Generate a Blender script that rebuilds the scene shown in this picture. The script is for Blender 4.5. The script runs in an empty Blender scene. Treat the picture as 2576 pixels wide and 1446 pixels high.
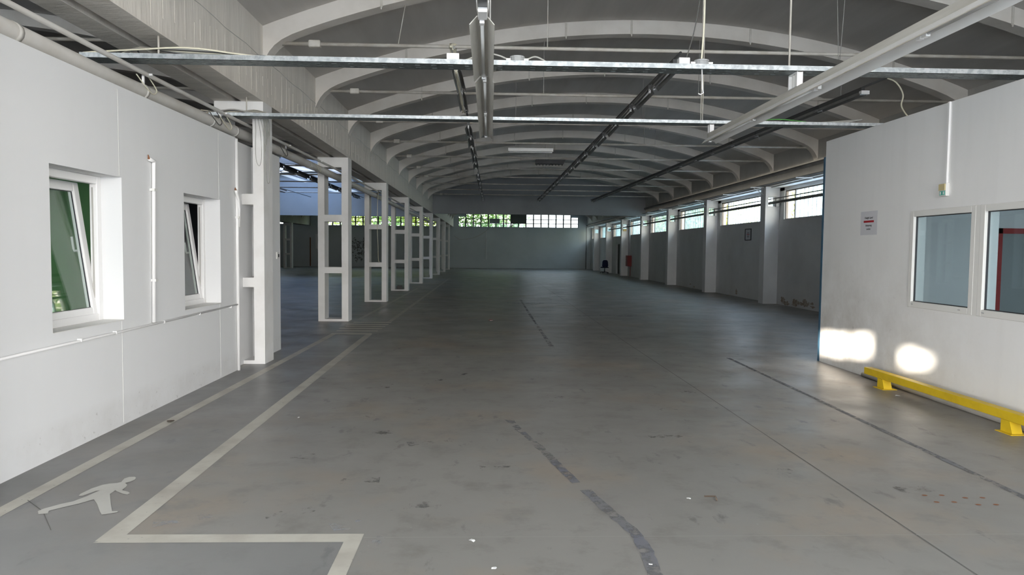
import bpy, bmesh, math, random
from mathutils import Vector, Matrix

random.seed(7)
scene = bpy.context.scene
C = scene.collection
R = math.radians
PI = math.pi

# ------------------------------------------------------------------ camera
YAW, PITCH, ROLL, CAMH, FPX = 0.0339, -0.0527, 0.0101, 1.65, 1785.0
fw = Vector((math.sin(YAW) * math.cos(PITCH), math.cos(YAW) * math.cos(PITCH), math.sin(PITCH)))
rt0 = Vector((math.cos(YAW), -math.sin(YAW), 0)); up0 = rt0.cross(fw)
rt = math.cos(ROLL) * rt0 + math.sin(ROLL) * up0
up = -math.sin(ROLL) * rt0 + math.cos(ROLL) * up0
cam_d = bpy.data.cameras.new('camera'); cam = bpy.data.objects.new('camera', cam_d); C.objects.link(cam)
cam_d.sensor_width = 36.0; cam_d.lens = FPX / 2576 * 36.0; cam_d.clip_start = 0.05; cam_d.clip_end = 400
cam.matrix_world = Matrix(((rt.x, up.x, -fw.x, 0), (rt.y, up.y, -fw.y, 0), (rt.z, up.z, -fw.z, CAMH), (0, 0, 0, 1)))
scene.camera = cam

# ------------------------------------------------------------------ sky, sun, portals, exposure
vs = scene.view_settings
vs.view_transform = 'Standard'; vs.look = 'None'; vs.gamma = 1.0; vs.use_curve_mapping = False
vs.exposure = 2.9
w = bpy.data.worlds.new('sky'); scene.world = w; w.use_nodes = True
nt = w.node_tree; nt.nodes.clear()
wo = nt.nodes.new('ShaderNodeOutputWorld'); wb = nt.nodes.new('ShaderNodeBackground')
tc = nt.nodes.new('ShaderNodeTexCoord'); sx = nt.nodes.new('ShaderNodeSeparateXYZ'); cr = nt.nodes.new('ShaderNodeValToRGB')
nt.links.new(tc.outputs['Generated'], sx.inputs[0]); nt.links.new(sx.outputs['Z'], cr.inputs[0])
cr.color_ramp.elements[0].position = 0.0; cr.color_ramp.elements[0].color = (1.0, 0.955, 0.89, 1)
cr.color_ramp.elements[1].position = 0.75; cr.color_ramp.elements[1].color = (0.62, 0.78, 1.0, 1)
nt.links.new(cr.outputs[0], wb.inputs[0]); wb.inputs[1].default_value = 2.0
nt.links.new(wb.outputs[0], wo.inputs[0])

SUN_T, SUN_E = 0.6, 0.184           # sun travels (+0.6, +1, -0.184)
sd = bpy.data.lights.new('sun', 'SUN'); so = bpy.data.objects.new('sun', sd); C.objects.link(so)
sd.energy = 6.5; sd.angle = R(0.17); sd.color = (1.0, 0.9, 0.76)
so.location = (-20, -40, 20)
so.rotation_euler = Vector((SUN_T, 1.0, -SUN_E)).to_track_quat('-Z', 'Y').to_euler()

def portal(name, loc, direction, sxx, syy):
    l = bpy.data.lights.new(name, 'AREA'); l.shape = 'RECTANGLE'; l.size = sxx; l.size_y = syy
    l.cycles.is_portal = True
    o = bpy.data.objects.new(name, l); C.objects.link(o)
    o.location = loc; o.rotation_euler = Vector(direction).to_track_quat('-Z', 'Y').to_euler()
YF = -5.0                            # front facade (behind the photographer)
portal('gate_daylight', (2.9, YF - 0.35, 2.4), (0, 1, 0), 11.9, 4.8)
portal('aisle_gate_daylight', (-9.9, YF - 0.35, 2.4), (0, 1, 0), 11.4, 4.8)
portal('front_side_daylight', (9.64, -.6, 3.15), (-1, 0, 0), 7.6, 1.0)
portal('right_daylight', (9.62, 39.0, 3.2), (-1, 0, 0), 46.0, 1.1)
portal('far_daylight', (-3.5, 64.6, 4.3), (0, -1, 0), 24.0, 1.5)
portal('skylight_daylight', (-9.865, 36.8, 6.2), (0, 0, -1), 4.8, 6.3)

# ------------------------------------------------------------------ materials
M = {}
def new_mat(name):
    m = bpy.data.materials.new(name); m.use_nodes = True; m.node_tree.nodes.clear(); M[name] = m
    return m, m.node_tree
def N(nt, t, **kw):
    n = nt.nodes.new(t)
    for k, v in kw.items(): setattr(n, k, v)
    return n
def noise(nt, pos, scale, detail=4, rough=0.55, stretch=None):
    if stretch:
        mp = N(nt, 'ShaderNodeMapping'); mp.inputs['Scale'].default_value = stretch
        nt.links.new(pos, mp.inputs[0]); pos = mp.outputs[0]
    n = N(nt, 'ShaderNodeTexNoise'); n.inputs['Scale'].default_value = scale
    n.inputs['Detail'].default_value = detail; n.inputs['Roughness'].default_value = rough
    nt.links.new(pos, n.inputs['Vector']); return n.outputs[0]
def ramp(nt, fac, a, b, ca=(0, 0, 0, 1), cb=(1, 1, 1, 1)):
    r = N(nt, 'ShaderNodeValToRGB'); e = r.color_ramp.elements
    e[0].position = a; e[1].position = b; e[0].color = ca; e[1].color = cb
    nt.links.new(fac, r.inputs[0]); return r.outputs[0]
def mixc(nt, fac, a, b):
    m = N(nt, 'ShaderNodeMix', data_type='RGBA')
    for i, v in ((0, fac), (6, a), (7, b)):
        if hasattr(v, 'is_linked'): nt.links.new(v, m.inputs[i])
        elif isinstance(v, (int, float)): m.inputs[i].default_value = v
        else: m.inputs[i].default_value = (*v, 1)
    return m.outputs[2]
def mat(name, col, rough=0.6, col2=None, scale=3.0, lo=0.35, hi=0.7, metal=0.0, bump=0.0, bscale=30.0, stretch=None, spec=0.5, bdist=0.01):
    m, nt = new_mat(name)
    o = N(nt, 'ShaderNodeOutputMaterial'); b = N(nt, 'ShaderNodeBsdfPrincipled')
    b.inputs['Roughness'].default_value = rough; b.inputs['Metallic'].default_value = metal
    b.inputs['Specular IOR Level'].default_value = spec
    b.inputs['Base Color'].default_value = (*col, 1)
    g = N(nt, 'ShaderNodeNewGeometry')
    if col2:
        f = ramp(nt, noise(nt, g.outputs['Position'], scale, stretch=stretch), lo, hi)
        nt.links.new(mixc(nt, f, col, col2), b.inputs['Base Color'])
    if bump:
        bn = N(nt, 'ShaderNodeBump'); bn.inputs['Strength'].default_value = bump; bn.inputs['Distance'].default_value = bdist
        nt.links.new(noise(nt, g.outputs['Position'], bscale, stretch=stretch), bn.inputs['Height'])
        nt.links.new(bn.outputs[0], b.inputs['Normal'])
    nt.links.new(b.outputs[0], o.inputs[0]); return m
def glass(name, tint, gloss=0.9, diffuse=0.0, dcol=(0.8, 0.85, 0.85), ior=1.45):
    m, nt = new_mat(name)
    o = N(nt, 'ShaderNodeOutputMaterial'); t = N(nt, 'ShaderNodeBsdfTransparent'); t.inputs[0].default_value = (*tint, 1)
    gl = N(nt, 'ShaderNodeBsdfGlossy'); gl.inputs['Roughness'].default_value = 0.02; gl.inputs[0].default_value = (gloss, gloss, gloss, 1)
    lw = N(nt, 'ShaderNodeLayerWeight'); lw.inputs[0].default_value = 0.5
    pw = N(nt, 'ShaderNodeMath', operation='POWER'); nt.links.new(lw.outputs['Facing'], pw.inputs[0]); pw.inputs[1].default_value = 5.0
    f = N(nt, 'ShaderNodeMath', operation='MULTIPLY_ADD'); nt.links.new(pw.outputs[0], f.inputs[0]); f.inputs[1].default_value = 0.9; f.inputs[2].default_value = 0.045
    base = t.outputs[0]
    if diffuse:
        tr = N(nt, 'ShaderNodeBsdfTranslucent'); tr.inputs[0].default_value = (*dcol, 1)
        mx = N(nt, 'ShaderNodeMixShader'); mx.inputs[0].default_value = diffuse
        nt.links.new(t.outputs[0], mx.inputs[1]); nt.links.new(tr.outputs[0], mx.inputs[2]); base = mx.outputs[0]
    ms = N(nt, 'ShaderNodeMixShader'); nt.links.new(f.outputs[0], ms.inputs[0])
    nt.links.new(base, ms.inputs[1]); nt.links.new(gl.outputs[0], ms.inputs[2]); nt.links.new(ms.outputs[0], o.inputs[0])
    return m

mat('white_panel', (0.80, 0.80, 0.80), 0.55, (0.76, 0.755, 0.74), 0.8, 0.3, 0.75, bump=0.05, bscale=60)
mat('column_paint', (0.80, 0.79, 0.775), 0.7, (0.68, 0.66, 0.63), 2.2, 0.45, 0.85, bump=0.35, bscale=9)
mat('beam_paint', (0.75, 0.705, 0.64), 0.75, (0.62, 0.58, 0.52), 1.6, 0.4, 0.8, bump=0.5, bscale=5, stretch=(1, 3, 0.35), bdist=0.02)
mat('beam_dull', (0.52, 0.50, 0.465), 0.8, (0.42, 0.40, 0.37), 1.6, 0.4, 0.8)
mat('rib_paint', (0.70, 0.655, 0.60), 0.75, (0.59, 0.545, 0.49), 2.0, 0.4, 0.8, bump=0.3, bscale=8)
mat('vault_concrete', (0.56, 0.53, 0.495), 0.8, (0.47, 0.445, 0.415), 1.2, 0.35, 0.7, bump=0.3, bscale=3, stretch=(2.2, 0.25, 1))
mat('recess_grey', (0.42, 0.42, 0.42), 0.85, (0.30, 0.30, 0.30), 1.5)
mat('side_wall_paint', (0.72, 0.725, 0.73), 0.75, (0.62, 0.62, 0.62), 1.1, 0.35, 0.8, bump=0.25, bscale=6)
mat('far_wall_paint', (0.52, 0.56, 0.58), 0.75, (0.43, 0.47, 0.49), 0.6, 0.35, 0.8)
mat('pilaster_paint', (0.80, 0.80, 0.81), 0.7, (0.70, 0.70, 0.71), 1.5, 0.4, 0.8, bump=0.2, bscale=6)
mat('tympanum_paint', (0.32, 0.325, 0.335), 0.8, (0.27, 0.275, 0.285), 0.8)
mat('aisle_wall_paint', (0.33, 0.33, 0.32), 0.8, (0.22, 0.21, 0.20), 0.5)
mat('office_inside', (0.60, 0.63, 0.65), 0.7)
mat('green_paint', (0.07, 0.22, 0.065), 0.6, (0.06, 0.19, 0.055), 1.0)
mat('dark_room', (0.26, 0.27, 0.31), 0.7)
mat('pvc_white', (0.84, 0.83, 0.82), 0.35)
mat('pvc_cream', (0.74, 0.73, 0.70), 0.4)
mat('gasket', (0.03, 0.03, 0.035), 0.5)
mat('red_paint', (0.27, 0.03, 0.03), 0.5)
mat('red_print', (0.42, 0.02, 0.03), 0.6)
mat('black_print', (0.03, 0.03, 0.03), 0.6)
mat('paper', (0.63, 0.63, 0.66), 0.7)
mat('galvanised', (0.46, 0.49, 0.51), 0.34, (0.30, 0.33, 0.35), 22, 0.4, 0.6, metal=0.85, bump=0.05, bscale=40)
mat('tray_bottom', (0.24, 0.27, 0.27), 0.45, (0.12, 0.14, 0.14), 16, 0.45, 0.6, metal=0.6, stretch=(1.2, 3.0, 1))
mat('enamel_cream', (0.56, 0.54, 0.49), 0.5, (0.44, 0.42, 0.37), 3, 0.4, 0.7, stretch=(6, 0.6, 6))
mat('enamel_white', (0.86, 0.855, 0.84), 0.4, (0.79, 0.78, 0.75), 3, 0.4, 0.8)
mat('tube_glass', (0.72, 0.73, 0.72), 0.25)
mat('dark_trunking', (0.075, 0.075, 0.075), 0.4, metal=0.3)
mat('dull_reflector', (0.27, 0.265, 0.25), 0.4, (0.19, 0.185, 0.175), 4, metal=0.3)
mat('pipe_grey', (0.62, 0.60, 0.565), 0.45, (0.50, 0.465, 0.41), 1.5, 0.45, 0.75)
mat('rod_paint', (0.60, 0.57, 0.52), 0.6, (0.46, 0.42, 0.36), 6)
mat('thin_steel', (0.45, 0.43, 0.40), 0.5)
mat('dark_pipe', (0.15, 0.15, 0.145), 0.6, (0.10, 0.10, 0.095), 2)
mat('mid_pipe', (0.33, 0.34, 0.34), 0.55)
mat('window_frame_dark', (0.10, 0.10, 0.10), 0.6)
mat('window_frame_brown', (0.23, 0.20, 0.18), 0.6)
mat('yellow_paint', (0.68, 0.47, 0.015), 0.5, (0.52, 0.34, 0.012), 5, 0.5, 0.85, bump=0.1)
mat('blue_edge', (0.05, 0.12, 0.19), 0.5)
mat('cable_cream', (0.72, 0.68, 0.54), 0.6)
mat('cable_dark', (0.10, 0.095, 0.09), 0.6)
mat('cable_grey', (0.42, 0.41, 0.38), 0.6)
mat('cable_green', (0.10, 0.35, 0.08), 0.6)
mat('box_grey', (0.36, 0.37, 0.37), 0.5)
mat('rust', (0.22, 0.09, 0.04), 0.8)
mat('brick_dirt', (0.33, 0.25, 0.19), 0.9, (0.50, 0.45, 0.40), 9, 0.4, 0.6)
mat('lens_yellow', (0.55, 0.47, 0.26), 0.3)
mat('lens_green', (0.10, 0.40, 0.33), 0.4)
mat('chair_fabric', (0.012, 0.02, 0.06), 0.9)
mat('black_plastic', (0.015, 0.015, 0.017), 0.5)
mat('door_dark', (0.10, 0.105, 0.09), 0.6)
mat('door_grey', (0.22, 0.25, 0.26), 0.5)
mat('outside_ground', (0.60, 0.57, 0.52), 0.9, (0.52, 0.50, 0.46), 0.4)
mat('bark', (0.12, 0.09, 0.06), 0.9)
mat('sun_mask_plaster', (0.55, 0.52, 0.47), 0.9)
mat('bulletin', (0.45, 0.35, 0.15), 0.7)
mat('white_litter', (0.78, 0.78, 0.76), 0.7)
mat('red_litter', (0.5, 0.05, 0.04), 0.6)
mat('leaf_litter', (0.10, 0.07, 0.05), 0.8)
for nm, c1, c2 in (('leaf_green', (0.16, 0.28, 0.07), (0.27, 0.36, 0.12)), ('leaf_yellow', (0.55, 0.48, 0.10), (0.36, 0.42, 0.10)), ('leaf_pale', (0.35, 0.42, 0.26), (0.24, 0.34, 0.14))):
    mat(nm, c1, 0.7, c2, 4, 0.4, 0.6)
glass('window_glass', (0.90, 0.94, 0.92))
glass('office_glass', (0.74, 0.81, 0.83))
glass('old_glass', (0.47, 0.52, 0.46), 0.5)
glass('pale_glass', (0.58, 0.63, 0.66), 0.5)
glass('clear_pane', (0.84, 0.82, 0.76), 0.5)
glass('profile_glass', (0.86, 0.92, 0.965), 0.5, 0.12, (0.75, 0.82, 0.87))
glass('profile_glass_green', (0.62, 0.70, 0.73), 0.5, 0.15, (0.5, 0.64, 0.58))
glass('skylight_glass', (0.11, 0.14, 0.20), 0.4, 0.2, (0.1, 0.13, 0.18))

# paint of floor lines with wear
def worn_paint(name, col, dirt, floorish, thr):
    m, nt = new_mat(name)
    o = N(nt, 'ShaderNodeOutputMaterial'); b = N(nt, 'ShaderNodeBsdfPrincipled'); g = N(nt, 'ShaderNodeNewGeometry')
    P = g.outputs['Position']
    c = mixc(nt, ramp(nt, noise(nt, P, 3.0), 0.45, 0.75), col, dirt)
    c = mixc(nt, ramp(nt, noise(nt, P, 26.0, 6), thr, thr + 0.08), c, floorish)
    nt.links.new(c, b.inputs['Base Color']); b.inputs['Roughness'].default_value = 0.5
    nt.links.new(b.outputs[0], o.inputs[0])
worn_paint('line_paint', (0.47, 0.45, 0.39), (0.34, 0.31, 0.265), (0.21, 0.20, 0.19), 0.66)
worn_paint('line_paint_far', (0.44, 0.42, 0.36), (0.33, 0.31, 0.27), (0.22, 0.21, 0.19), 0.62)
worn_paint('stripe_paint', (0.60, 0.57, 0.49), (0.47, 0.44, 0.38), (0.3, 0.28, 0.26), 0.68)
worn_paint('pictogram_paint', (0.48, 0.47, 0.43), (0.42, 0.41, 0.37), (0.3, 0.29, 0.27), 0.70)
def residue(name, col, thr):
    m, nt = new_mat(name)
    o = N(nt, 'ShaderNodeOutputMaterial'); b = N(nt, 'ShaderNodeBsdfPrincipled'); g = N(nt, 'ShaderNodeNewGeometry')
    t = N(nt, 'ShaderNodeBsdfTransparent'); ms = N(nt, 'ShaderNodeMixShader')
    P = g.outputs['Position']
    nt.links.new(mixc(nt, ramp(nt, noise(nt, P, 2.2), 0.4, 0.7), col, (col[0] * 0.82, col[1] * 0.85, col[2] * 1.03)), b.inputs['Base Color'])
    b.inputs['Roughness'].default_value = 0.6
    nt.links.new(ramp(nt, noise(nt, P, 7.0, 7, 0.7), thr, thr + 0.16), ms.inputs[0])
    nt.links.new(t.outputs[0], ms.inputs[1]); nt.links.new(b.outputs[0], ms.inputs[2]); nt.links.new(ms.outputs[0], o.inputs[0])
residue('tape_residue', (0.165, 0.163, 0.165), 0.38)
residue('tape_residue_soft', (0.185, 0.18, 0.176), 0.46)
residue('scuff', (0.15, 0.143, 0.13), 0.52)
residue('damp', (0.13, 0.12, 0.10), 0.47)
residue('pale_scuff', (0.36, 0.37, 0.37), 0.5)
mat('joint_grey', (0.34, 0.36, 0.36), 0.7)
mat('joint', (0.13, 0.125, 0.118), 0.8)
mat('joint_pale', (0.33, 0.32, 0.30), 0.8)

# floor: grey sealed concrete, brownish wear, dark marks, slightly glossy
mat('sash_white', (0.84, 0.83, 0.82), 0.35)
def floor_mat():
    m, nt = new_mat('floor_concrete')
    o = N(nt, 'ShaderNodeOutputMaterial'); b = N(nt, 'ShaderNodeBsdfPrincipled'); g = N(nt, 'ShaderNodeNewGeometry')
    P = g.outputs['Position']
    c = mixc(nt, ramp(nt, noise(nt, P, 0.35, 5), 0.35, 0.7), (0.225, 0.216, 0.200), (0.262, 0.250, 0.230))
    c = mixc(nt, ramp(nt, noise(nt, P, 0.55, 6, 0.6), 0.50, 0.68), c, (0.270, 0.225, 0.178))
    c = mixc(nt, ramp(nt, noise(nt, P, 3.2, 6, 0.66), 0.52, 0.68), c, (0.192, 0.181, 0.166))
    c = mixc(nt, ramp(nt, noise(nt, P, 5.0, 5, 0.6, (1, 0.45, 1)), 0.63, 0.70), c, (0.150, 0.143, 0.135))
    c = mixc(nt, ramp(nt, noise(nt, P, 24.0, 4, 0.6), 0.70, 0.76), c, (0.30, 0.295, 0.28))
    # the painted walkway strip and front corner is cooler and darker (coating)
    s = N(nt, 'ShaderNodeSeparateXYZ'); nt.links.new(P, s.inputs[0])
    def step(v, edge, lt):
        k = N(nt, 'ShaderNodeMath', operation='LESS_THAN' if lt else 'GREATER_THAN'); nt.links.new(v, k.inputs[0]); k.inputs[1].default_value = edge; return k.outputs[0]
    def mul(a, b_):
        k = N(nt, 'ShaderNodeMath', operation='MULTIPLY'); nt.links.new(a, k.inputs[0]); nt.links.new(b_, k.inputs[1]); return k.outputs[0]
    def mx(a, b_):
        k = N(nt, 'ShaderNodeMath', operation='MAXIMUM'); nt.links.new(a, k.inputs[0]); nt.links.new(b_, k.inputs[1]); return k.outputs[0]
    walk = mul(step(s.outputs[0], -2.16, True), step(s.outputs[1], 13.7, True))
    front = mul(step(s.outputs[0], -0.75, True), step(s.outputs[1], 4.0, True))
    zone = mul(mx(walk, front), step(s.outputs[0], -3.36, False))
    h = N(nt, 'ShaderNodeMath', operation='MULTIPLY'); nt.links.new(zone, h.inputs[0]); h.inputs[1].default_value = 0.55
    c = mixc(nt, h.outputs[0], c, (0.175, 0.178, 0.182))
    nt.links.new(c, b.inputs['Base Color'])
    rr = ramp(nt, noise(nt, P, 1.3, 5, 0.6), 0.3, 0.75, (0.30, 0.30, 0.30, 1), (0.50, 0.50, 0.50, 1))
    nt.links.new(rr, b.inputs['Roughness']); b.inputs['Specular IOR Level'].default_value = 0.35
    bn = N(nt, 'ShaderNodeBump'); bn.inputs['Strength'].default_value = 0.08; bn.inputs['Distance'].default_value = 0.01
    nt.links.new(noise(nt, P, 5.0, 4), bn.inputs['Height']); nt.links.new(bn.outputs[0], b.inputs['Normal'])
    nt.links.new(b.outputs[0], o.inputs[0])
floor_mat()
# right office wall: white, scuffed and stained towards the corner; masked by height and noise
def stained(name, base, dirt, y0, y1, ztop, amount, streak, dscale=1.6):
    m, nt = new_mat(name)
    o = N(nt, 'ShaderNodeOutputMaterial'); b = N(nt, 'ShaderNodeBsdfPrincipled'); g = N(nt, 'ShaderNodeNewGeometry')
    P = g.outputs['Position']; s = N(nt, 'ShaderNodeSeparateXYZ'); nt.links.new(P, s.inputs[0])
    def mr(v, a, b_, ta=0, tb=1):
        k = N(nt, 'ShaderNodeMapRange'); nt.links.new(v, k.inputs[0])
        for i, x in ((1, a), (2, b_), (3, ta), (4, tb)): k.inputs[i].default_value = x
        return k.outputs[0]
    def mul(a, b_):
        k = N(nt, 'ShaderNodeMath', operation='MULTIPLY'); nt.links.new(a, k.inputs[0])
        if hasattr(b_, 'is_linked'): nt.links.new(b_, k.inputs[1])
        else: k.inputs[1].default_value = b_
        return k.outputs[0]
    f = mul(mul(mr(s.outputs[2], ztop, 0.2), mr(s.outputs[1], y0, y1)), ramp(nt, noise(nt, P, dscale, 7, 0.68), 0.38, 0.66))
    c = mixc(nt, mul(f, amount), base, dirt)
    c = mixc(nt, mul(ramp(nt, noise(nt, P, 14, 5, 0.7), 0.62, 0.68), mul(f, 0.9)), c, (0.33, 0.31, 0.28))
    c = mixc(nt, mul(ramp(nt, noise(nt, P, 3.0, 3, 0.5, (1, 2.0, 0.2)), 0.5, 0.8), streak), c, (0.62, 0.61, 0.59))
    nt.links.new(c, b.inputs['Base Color']); b.inputs['Roughness'].default_value = 0.6
    nt.links.new(b.outputs[0], o.inputs[0])
stained('right_office_paint', (0.82, 0.815, 0.805), (0.47, 0.43, 0.38), 6.5, 9.8, 1.9, 0.7, 0.15)
stained('left_office_paint', (0.775, 0.775, 0.775), (0.55, 0.53, 0.50), 3.0, 6.0, 0.30, 0.35, 0.06)

# ------------------------------------------------------------------ mesh helpers
class MB:
    def __init__(s): s.v = []; s.f = []
    def box(s, x0, x1, y0, y1, z0, z1):
        n = len(s.v)
        s.v += [(x, y, z) for z in (z0, z1) for y in (y0, y1) for x in (x0, x1)]
        s.f += [tuple(n + i for i in q) for q in ((0, 2, 3, 1), (4, 5, 7, 6), (0, 1, 5, 4), (2, 6, 7, 3), (0, 4, 6, 2), (1, 3, 7, 5))]
        return s
    def quad(s, *p):
        n = len(s.v); s.v += list(p); s.f.append(tuple(range(n, n + len(p)))); return s
    def prism(s, prof, axis, a, b):
        """profile of 2D points extruded along an axis from a to b"""
        n = len(s.v); k = len(prof)
        def P(p, t): return {'y': (p[0], t, p[1]), 'x': (t, p[0], p[1]), 'z': (p[0], p[1], t)}[axis]
        s.v += [P(p, a) for p in prof] + [P(p, b) for p in prof]
        for i in range(k):
            j = (i + 1) % k; s.f.append((n + i, n + j, n + k + j, n + k + i))
        s.f.append(tuple(range(n + k - 1, n - 1, -1))); s.f.append(tuple(range(n + k, n + 2 * k)))
        return s
    def tube(s, pts, r, seg=8, cap=True):
        pts = [Vector(p) for p in pts]; n0 = len(s.v); prev = None
        for i, p in enumerate(pts):
            d = (pts[min(i + 1, len(pts) - 1)] - pts[max(i - 1, 0)]).normalized()
            if prev is None:
                a = Vector((0, 0, 1)) if abs(d.z) < 0.9 else Vector((1, 0, 0))
                u = d.cross(a).normalized()
            else:
                u = (prev - d * prev.dot(d)); u = u.normalized() if u.length > 1e-6 else d.orthogonal().normalized()
            prev = u; v = d.cross(u); rr = r[i] if isinstance(r, (list, tuple)) else r
            for q in range(seg):
                a = 2 * PI * q / seg; c = p + u * (rr * math.cos(a)) + v * (rr * math.sin(a)); s.v.append(tuple(c))
        for i in range(len(pts) - 1):
            for q in range(seg):
                q2 = (q + 1) % seg; a = n0 + i * seg
                s.f.append((a + q, a + q2, a + seg + q2, a + seg + q))
        if cap:
            s.f.append(tuple(range(n0 + seg - 1, n0 - 1, -1))); e = n0 + (len(pts) - 1) * seg
            s.f.append(tuple(range(e, e + seg)))
        return s
    def mesh(s, name, m, smooth=False):
        me = bpy.data.meshes.new(name); me.from_pydata(s.v, [], s.f); me.update()
        if m: me.materials.append(M[m])
        bm = bmesh.new(); bm.from_mesh(me); bmesh.ops.recalc_face_normals(bm, faces=bm.faces); bm.to_mesh(me); bm.free()
        if smooth:
            for p in me.polygons: p.use_smooth = True
        return me
def put(name, me, parent=None, loc=(0, 0, 0), rot=(0, 0, 0)):
    o = bpy.data.objects.new(name, me); C.objects.link(o); o.location = loc; o.rotation_euler = rot
    if parent: o.parent = parent
    return o
def ob(name, mb, m, parent=None, loc=(0, 0, 0), rot=(0, 0, 0), smooth=False, label=None):
    o = put(name, mb.mesh(name, m, smooth), parent, loc, rot)
    if label: o['label'] = label
    return o
def struct(o): o['kind'] = 'structure'; return o
def tag(o, label, cat, group=None):
    o['label'] = label; o['category'] = cat
    if group: o['group'] = group
    return o
def thing(name, label, cat, loc=(0, 0, 0), group=None, rot=(0, 0, 0)):
    return tag(put(name, None, None, loc, rot), label, cat, group)
def bevel(o, wd=0.01, seg=2):
    m = o.modifiers.new('bevel', 'BEVEL'); m.width = wd; m.segments = seg; m.limit_method = 'ANGLE'; return o
def B(*a): return MB().box(*a)
def wallgrid(us, vs_, holes, fn, mb):
    """cells of a wall in (u, v) with rectangular holes; fn(u0,u1,v0,v1) adds a block"""
    us = sorted(set(us + [h[0] for h in holes] + [h[1] for h in holes])); vs_ = sorted(set(vs_ + [h[2] for h in holes] + [h[3] for h in holes]))
    for i in range(len(us) - 1):
        for j in range(len(vs_) - 1):
            cu, cv = (us[i] + us[i + 1]) / 2, (vs_[j] + vs_[j + 1]) / 2
            if not any(h[0] < cu < h[1] and h[2] < cv < h[3] for h in holes): fn(us[i], us[i + 1], vs_[j], vs_[j + 1])
    return mb
ORD = ['first', 'second', 'third', 'fourth', 'fifth', 'sixth', 'seventh', 'eighth', 'ninth', 'tenth', 'eleventh', 'twelfth', 'thirteenth', 'fourteenth', 'fifteenth', 'sixteenth', 'seventeenth', 'eighteenth', 'nineteenth', 'twentieth']

# ------------------------------------------------------------------ dimensions
YE = 64.2                      # far wall
XL, XLL = -3.15, -3.83         # faces of the left column row
XRF = 8.92                     # face of the right beam
HALF = 6.035; XC = 2.885; XA = -9.865
COL0, BAY = 10.12, 6.0075
RR = 16.4; ZTOP = 5.87
def zv(u): return ZTOP - (RR - math.sqrt(RR * RR - u * u))
def zr(u):
    t = HALF - abs(u)
    return zv(u) - 0.25 - 0.27 * math.exp(-max(t, 0) / 0.12)
YT = 40.2                      # cross wall closing the vault
ZB = 3.68                      # underside of the main beams

# ------------------------------------------------------------------ floor
floor = struct(ob('floor', B(-24, 9.6, YF - 0.3, YE + 0.3, -0.2, 0.0), 'floor_concrete'))
ground = struct(ob('ground_outside', B(-90, 90, -80, 150, -0.5, -0.21), 'outside_ground'))
HZ = [0.0012]
def flat(name, pts, m, label=None, z=None):
    HZ[0] += 0.00004
    return ob(name, MB().quad(*[(x, y, z or HZ[0]) for x, y in pts]), m, floor, label=label)
flat('walkway_line', [(-3.065, 3.2), (-2.955, 3.2), (-2.915, 13.72), (-3.025, 13.72)], 'line_paint', 'long worn cream line beside the left office wall')
flat('walkway_line', [(-2.185, 3.96), (-2.055, 3.96), (-2.225, 13.72), (-2.345, 13.72)], 'line_paint', 'long worn cream line bounding the walkway towards the open floor')
flat('walkway_line', [(-2.185, 3.94), (-0.705, 3.94), (-0.705, 4.055), (-2.055, 4.055)], 'line_paint', 'short cream crossbar joining the two corner lines')
flat('walkway_line', [(-0.80, 2.4), (-0.705, 2.4), (-0.705, 3.96), (-0.80, 3.96)], 'line_paint', 'cream line leading from the crossbar to the front')
flat('walkway_line', [(-2.27, 15.9), (-2.17, 15.9), (-2.16, 41.0), (-2.26, 41.0)], 'line_paint_far', 'faded cream line running on along the columns')
flat('walkway_line', [(-3.05, 16.6), (-2.95, 16.6), (-2.92, 30.0), (-3.02, 30.0)], 'line_paint_far', 'faint line beside the column feet')
for k, (y, x0, x1) in enumerate(((13.66, -3.02, -2.24), (14.16, -3.02, -2.20), (14.6, -3.06, -2.18), (15.0, -3.0, -2.17), (15.4, -3.06, -2.16), (15.83, -3.0, -2.16))):
    flat('crossing_stripe', [(x0, y), (x1, y), (x1, y + 0.16), (x0, y + 0.16)], 'stripe_paint', z=0.004)
for a, b_, y in ((-9, -4.0, 14.6), (-12, -4.2, 18.9), (-13, -4.3, 26.0)):
    flat('faded_line', [(a, y), (b_, y), (b_, y + 0.12), (a, y + 0.12)], 'line_paint_far')
# pedestrian pictogram, outline on the floor
def px(q):                                        # picture point -> floor point (the symbol is flat on the floor)
    d = fw + (q[0] - 1288) / FPX * rt + (723 - q[1]) / FPX * up
    t = -CAMH / d.z; return (d.x * t, d.y * t)
def crop(pts): return [px((x / 2.171, 780 + y / 2.171)) for x, y in pts]
body = crop([(430, 1015), (440, 1004), (500, 975), (560, 955), (600, 948), (640, 945), (668, 938), (684, 946), (695, 955), (685, 970), (666, 984), (700, 993), (710, 1000), (695, 1008), (670, 1003), (640, 991), (630, 985), (600, 1005), (605, 1060), (612, 1099), (644, 1098), (640, 1105), (600, 1112), (555, 1118), (545, 1100), (530, 1060), (513, 1034), (490, 1040), (430, 1058), (350, 1076), (266, 1097), (262, 1112), (210, 1115), (207, 1098), (240, 1085), (330, 1060), (400, 1045), (480, 1015), (505, 1003), (545, 985), (525, 988), (450, 1015)])
head = crop([(663, 937), (680, 920), (705, 912), (735, 911), (743, 916), (736, 928), (712, 938), (692, 942), (680, 946)])
def poly(name, pts, m, parent, z, label=None):
    bm = bmesh.new(); vs2 = [bm.verts.new((x, y, z)) for x, y in pts]; f = bm.faces.new(vs2)
    f.normal_update()
    if f.normal.z < 0: bmesh.ops.reverse_faces(bm, faces=[f])
    bmesh.ops.triangulate(bm, faces=bm.faces[:])
    me = bpy.data.meshes.new(name); bm.to_mesh(me); bm.free(); me.materials.append(M[m])
    o = put(name, me, parent)
    if label: o['label'] = label
    return o
poly('pedestrian_symbol', body, 'pictogram_paint', floor, 0.0021, 'cream walking figure painted in the walkway')
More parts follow.
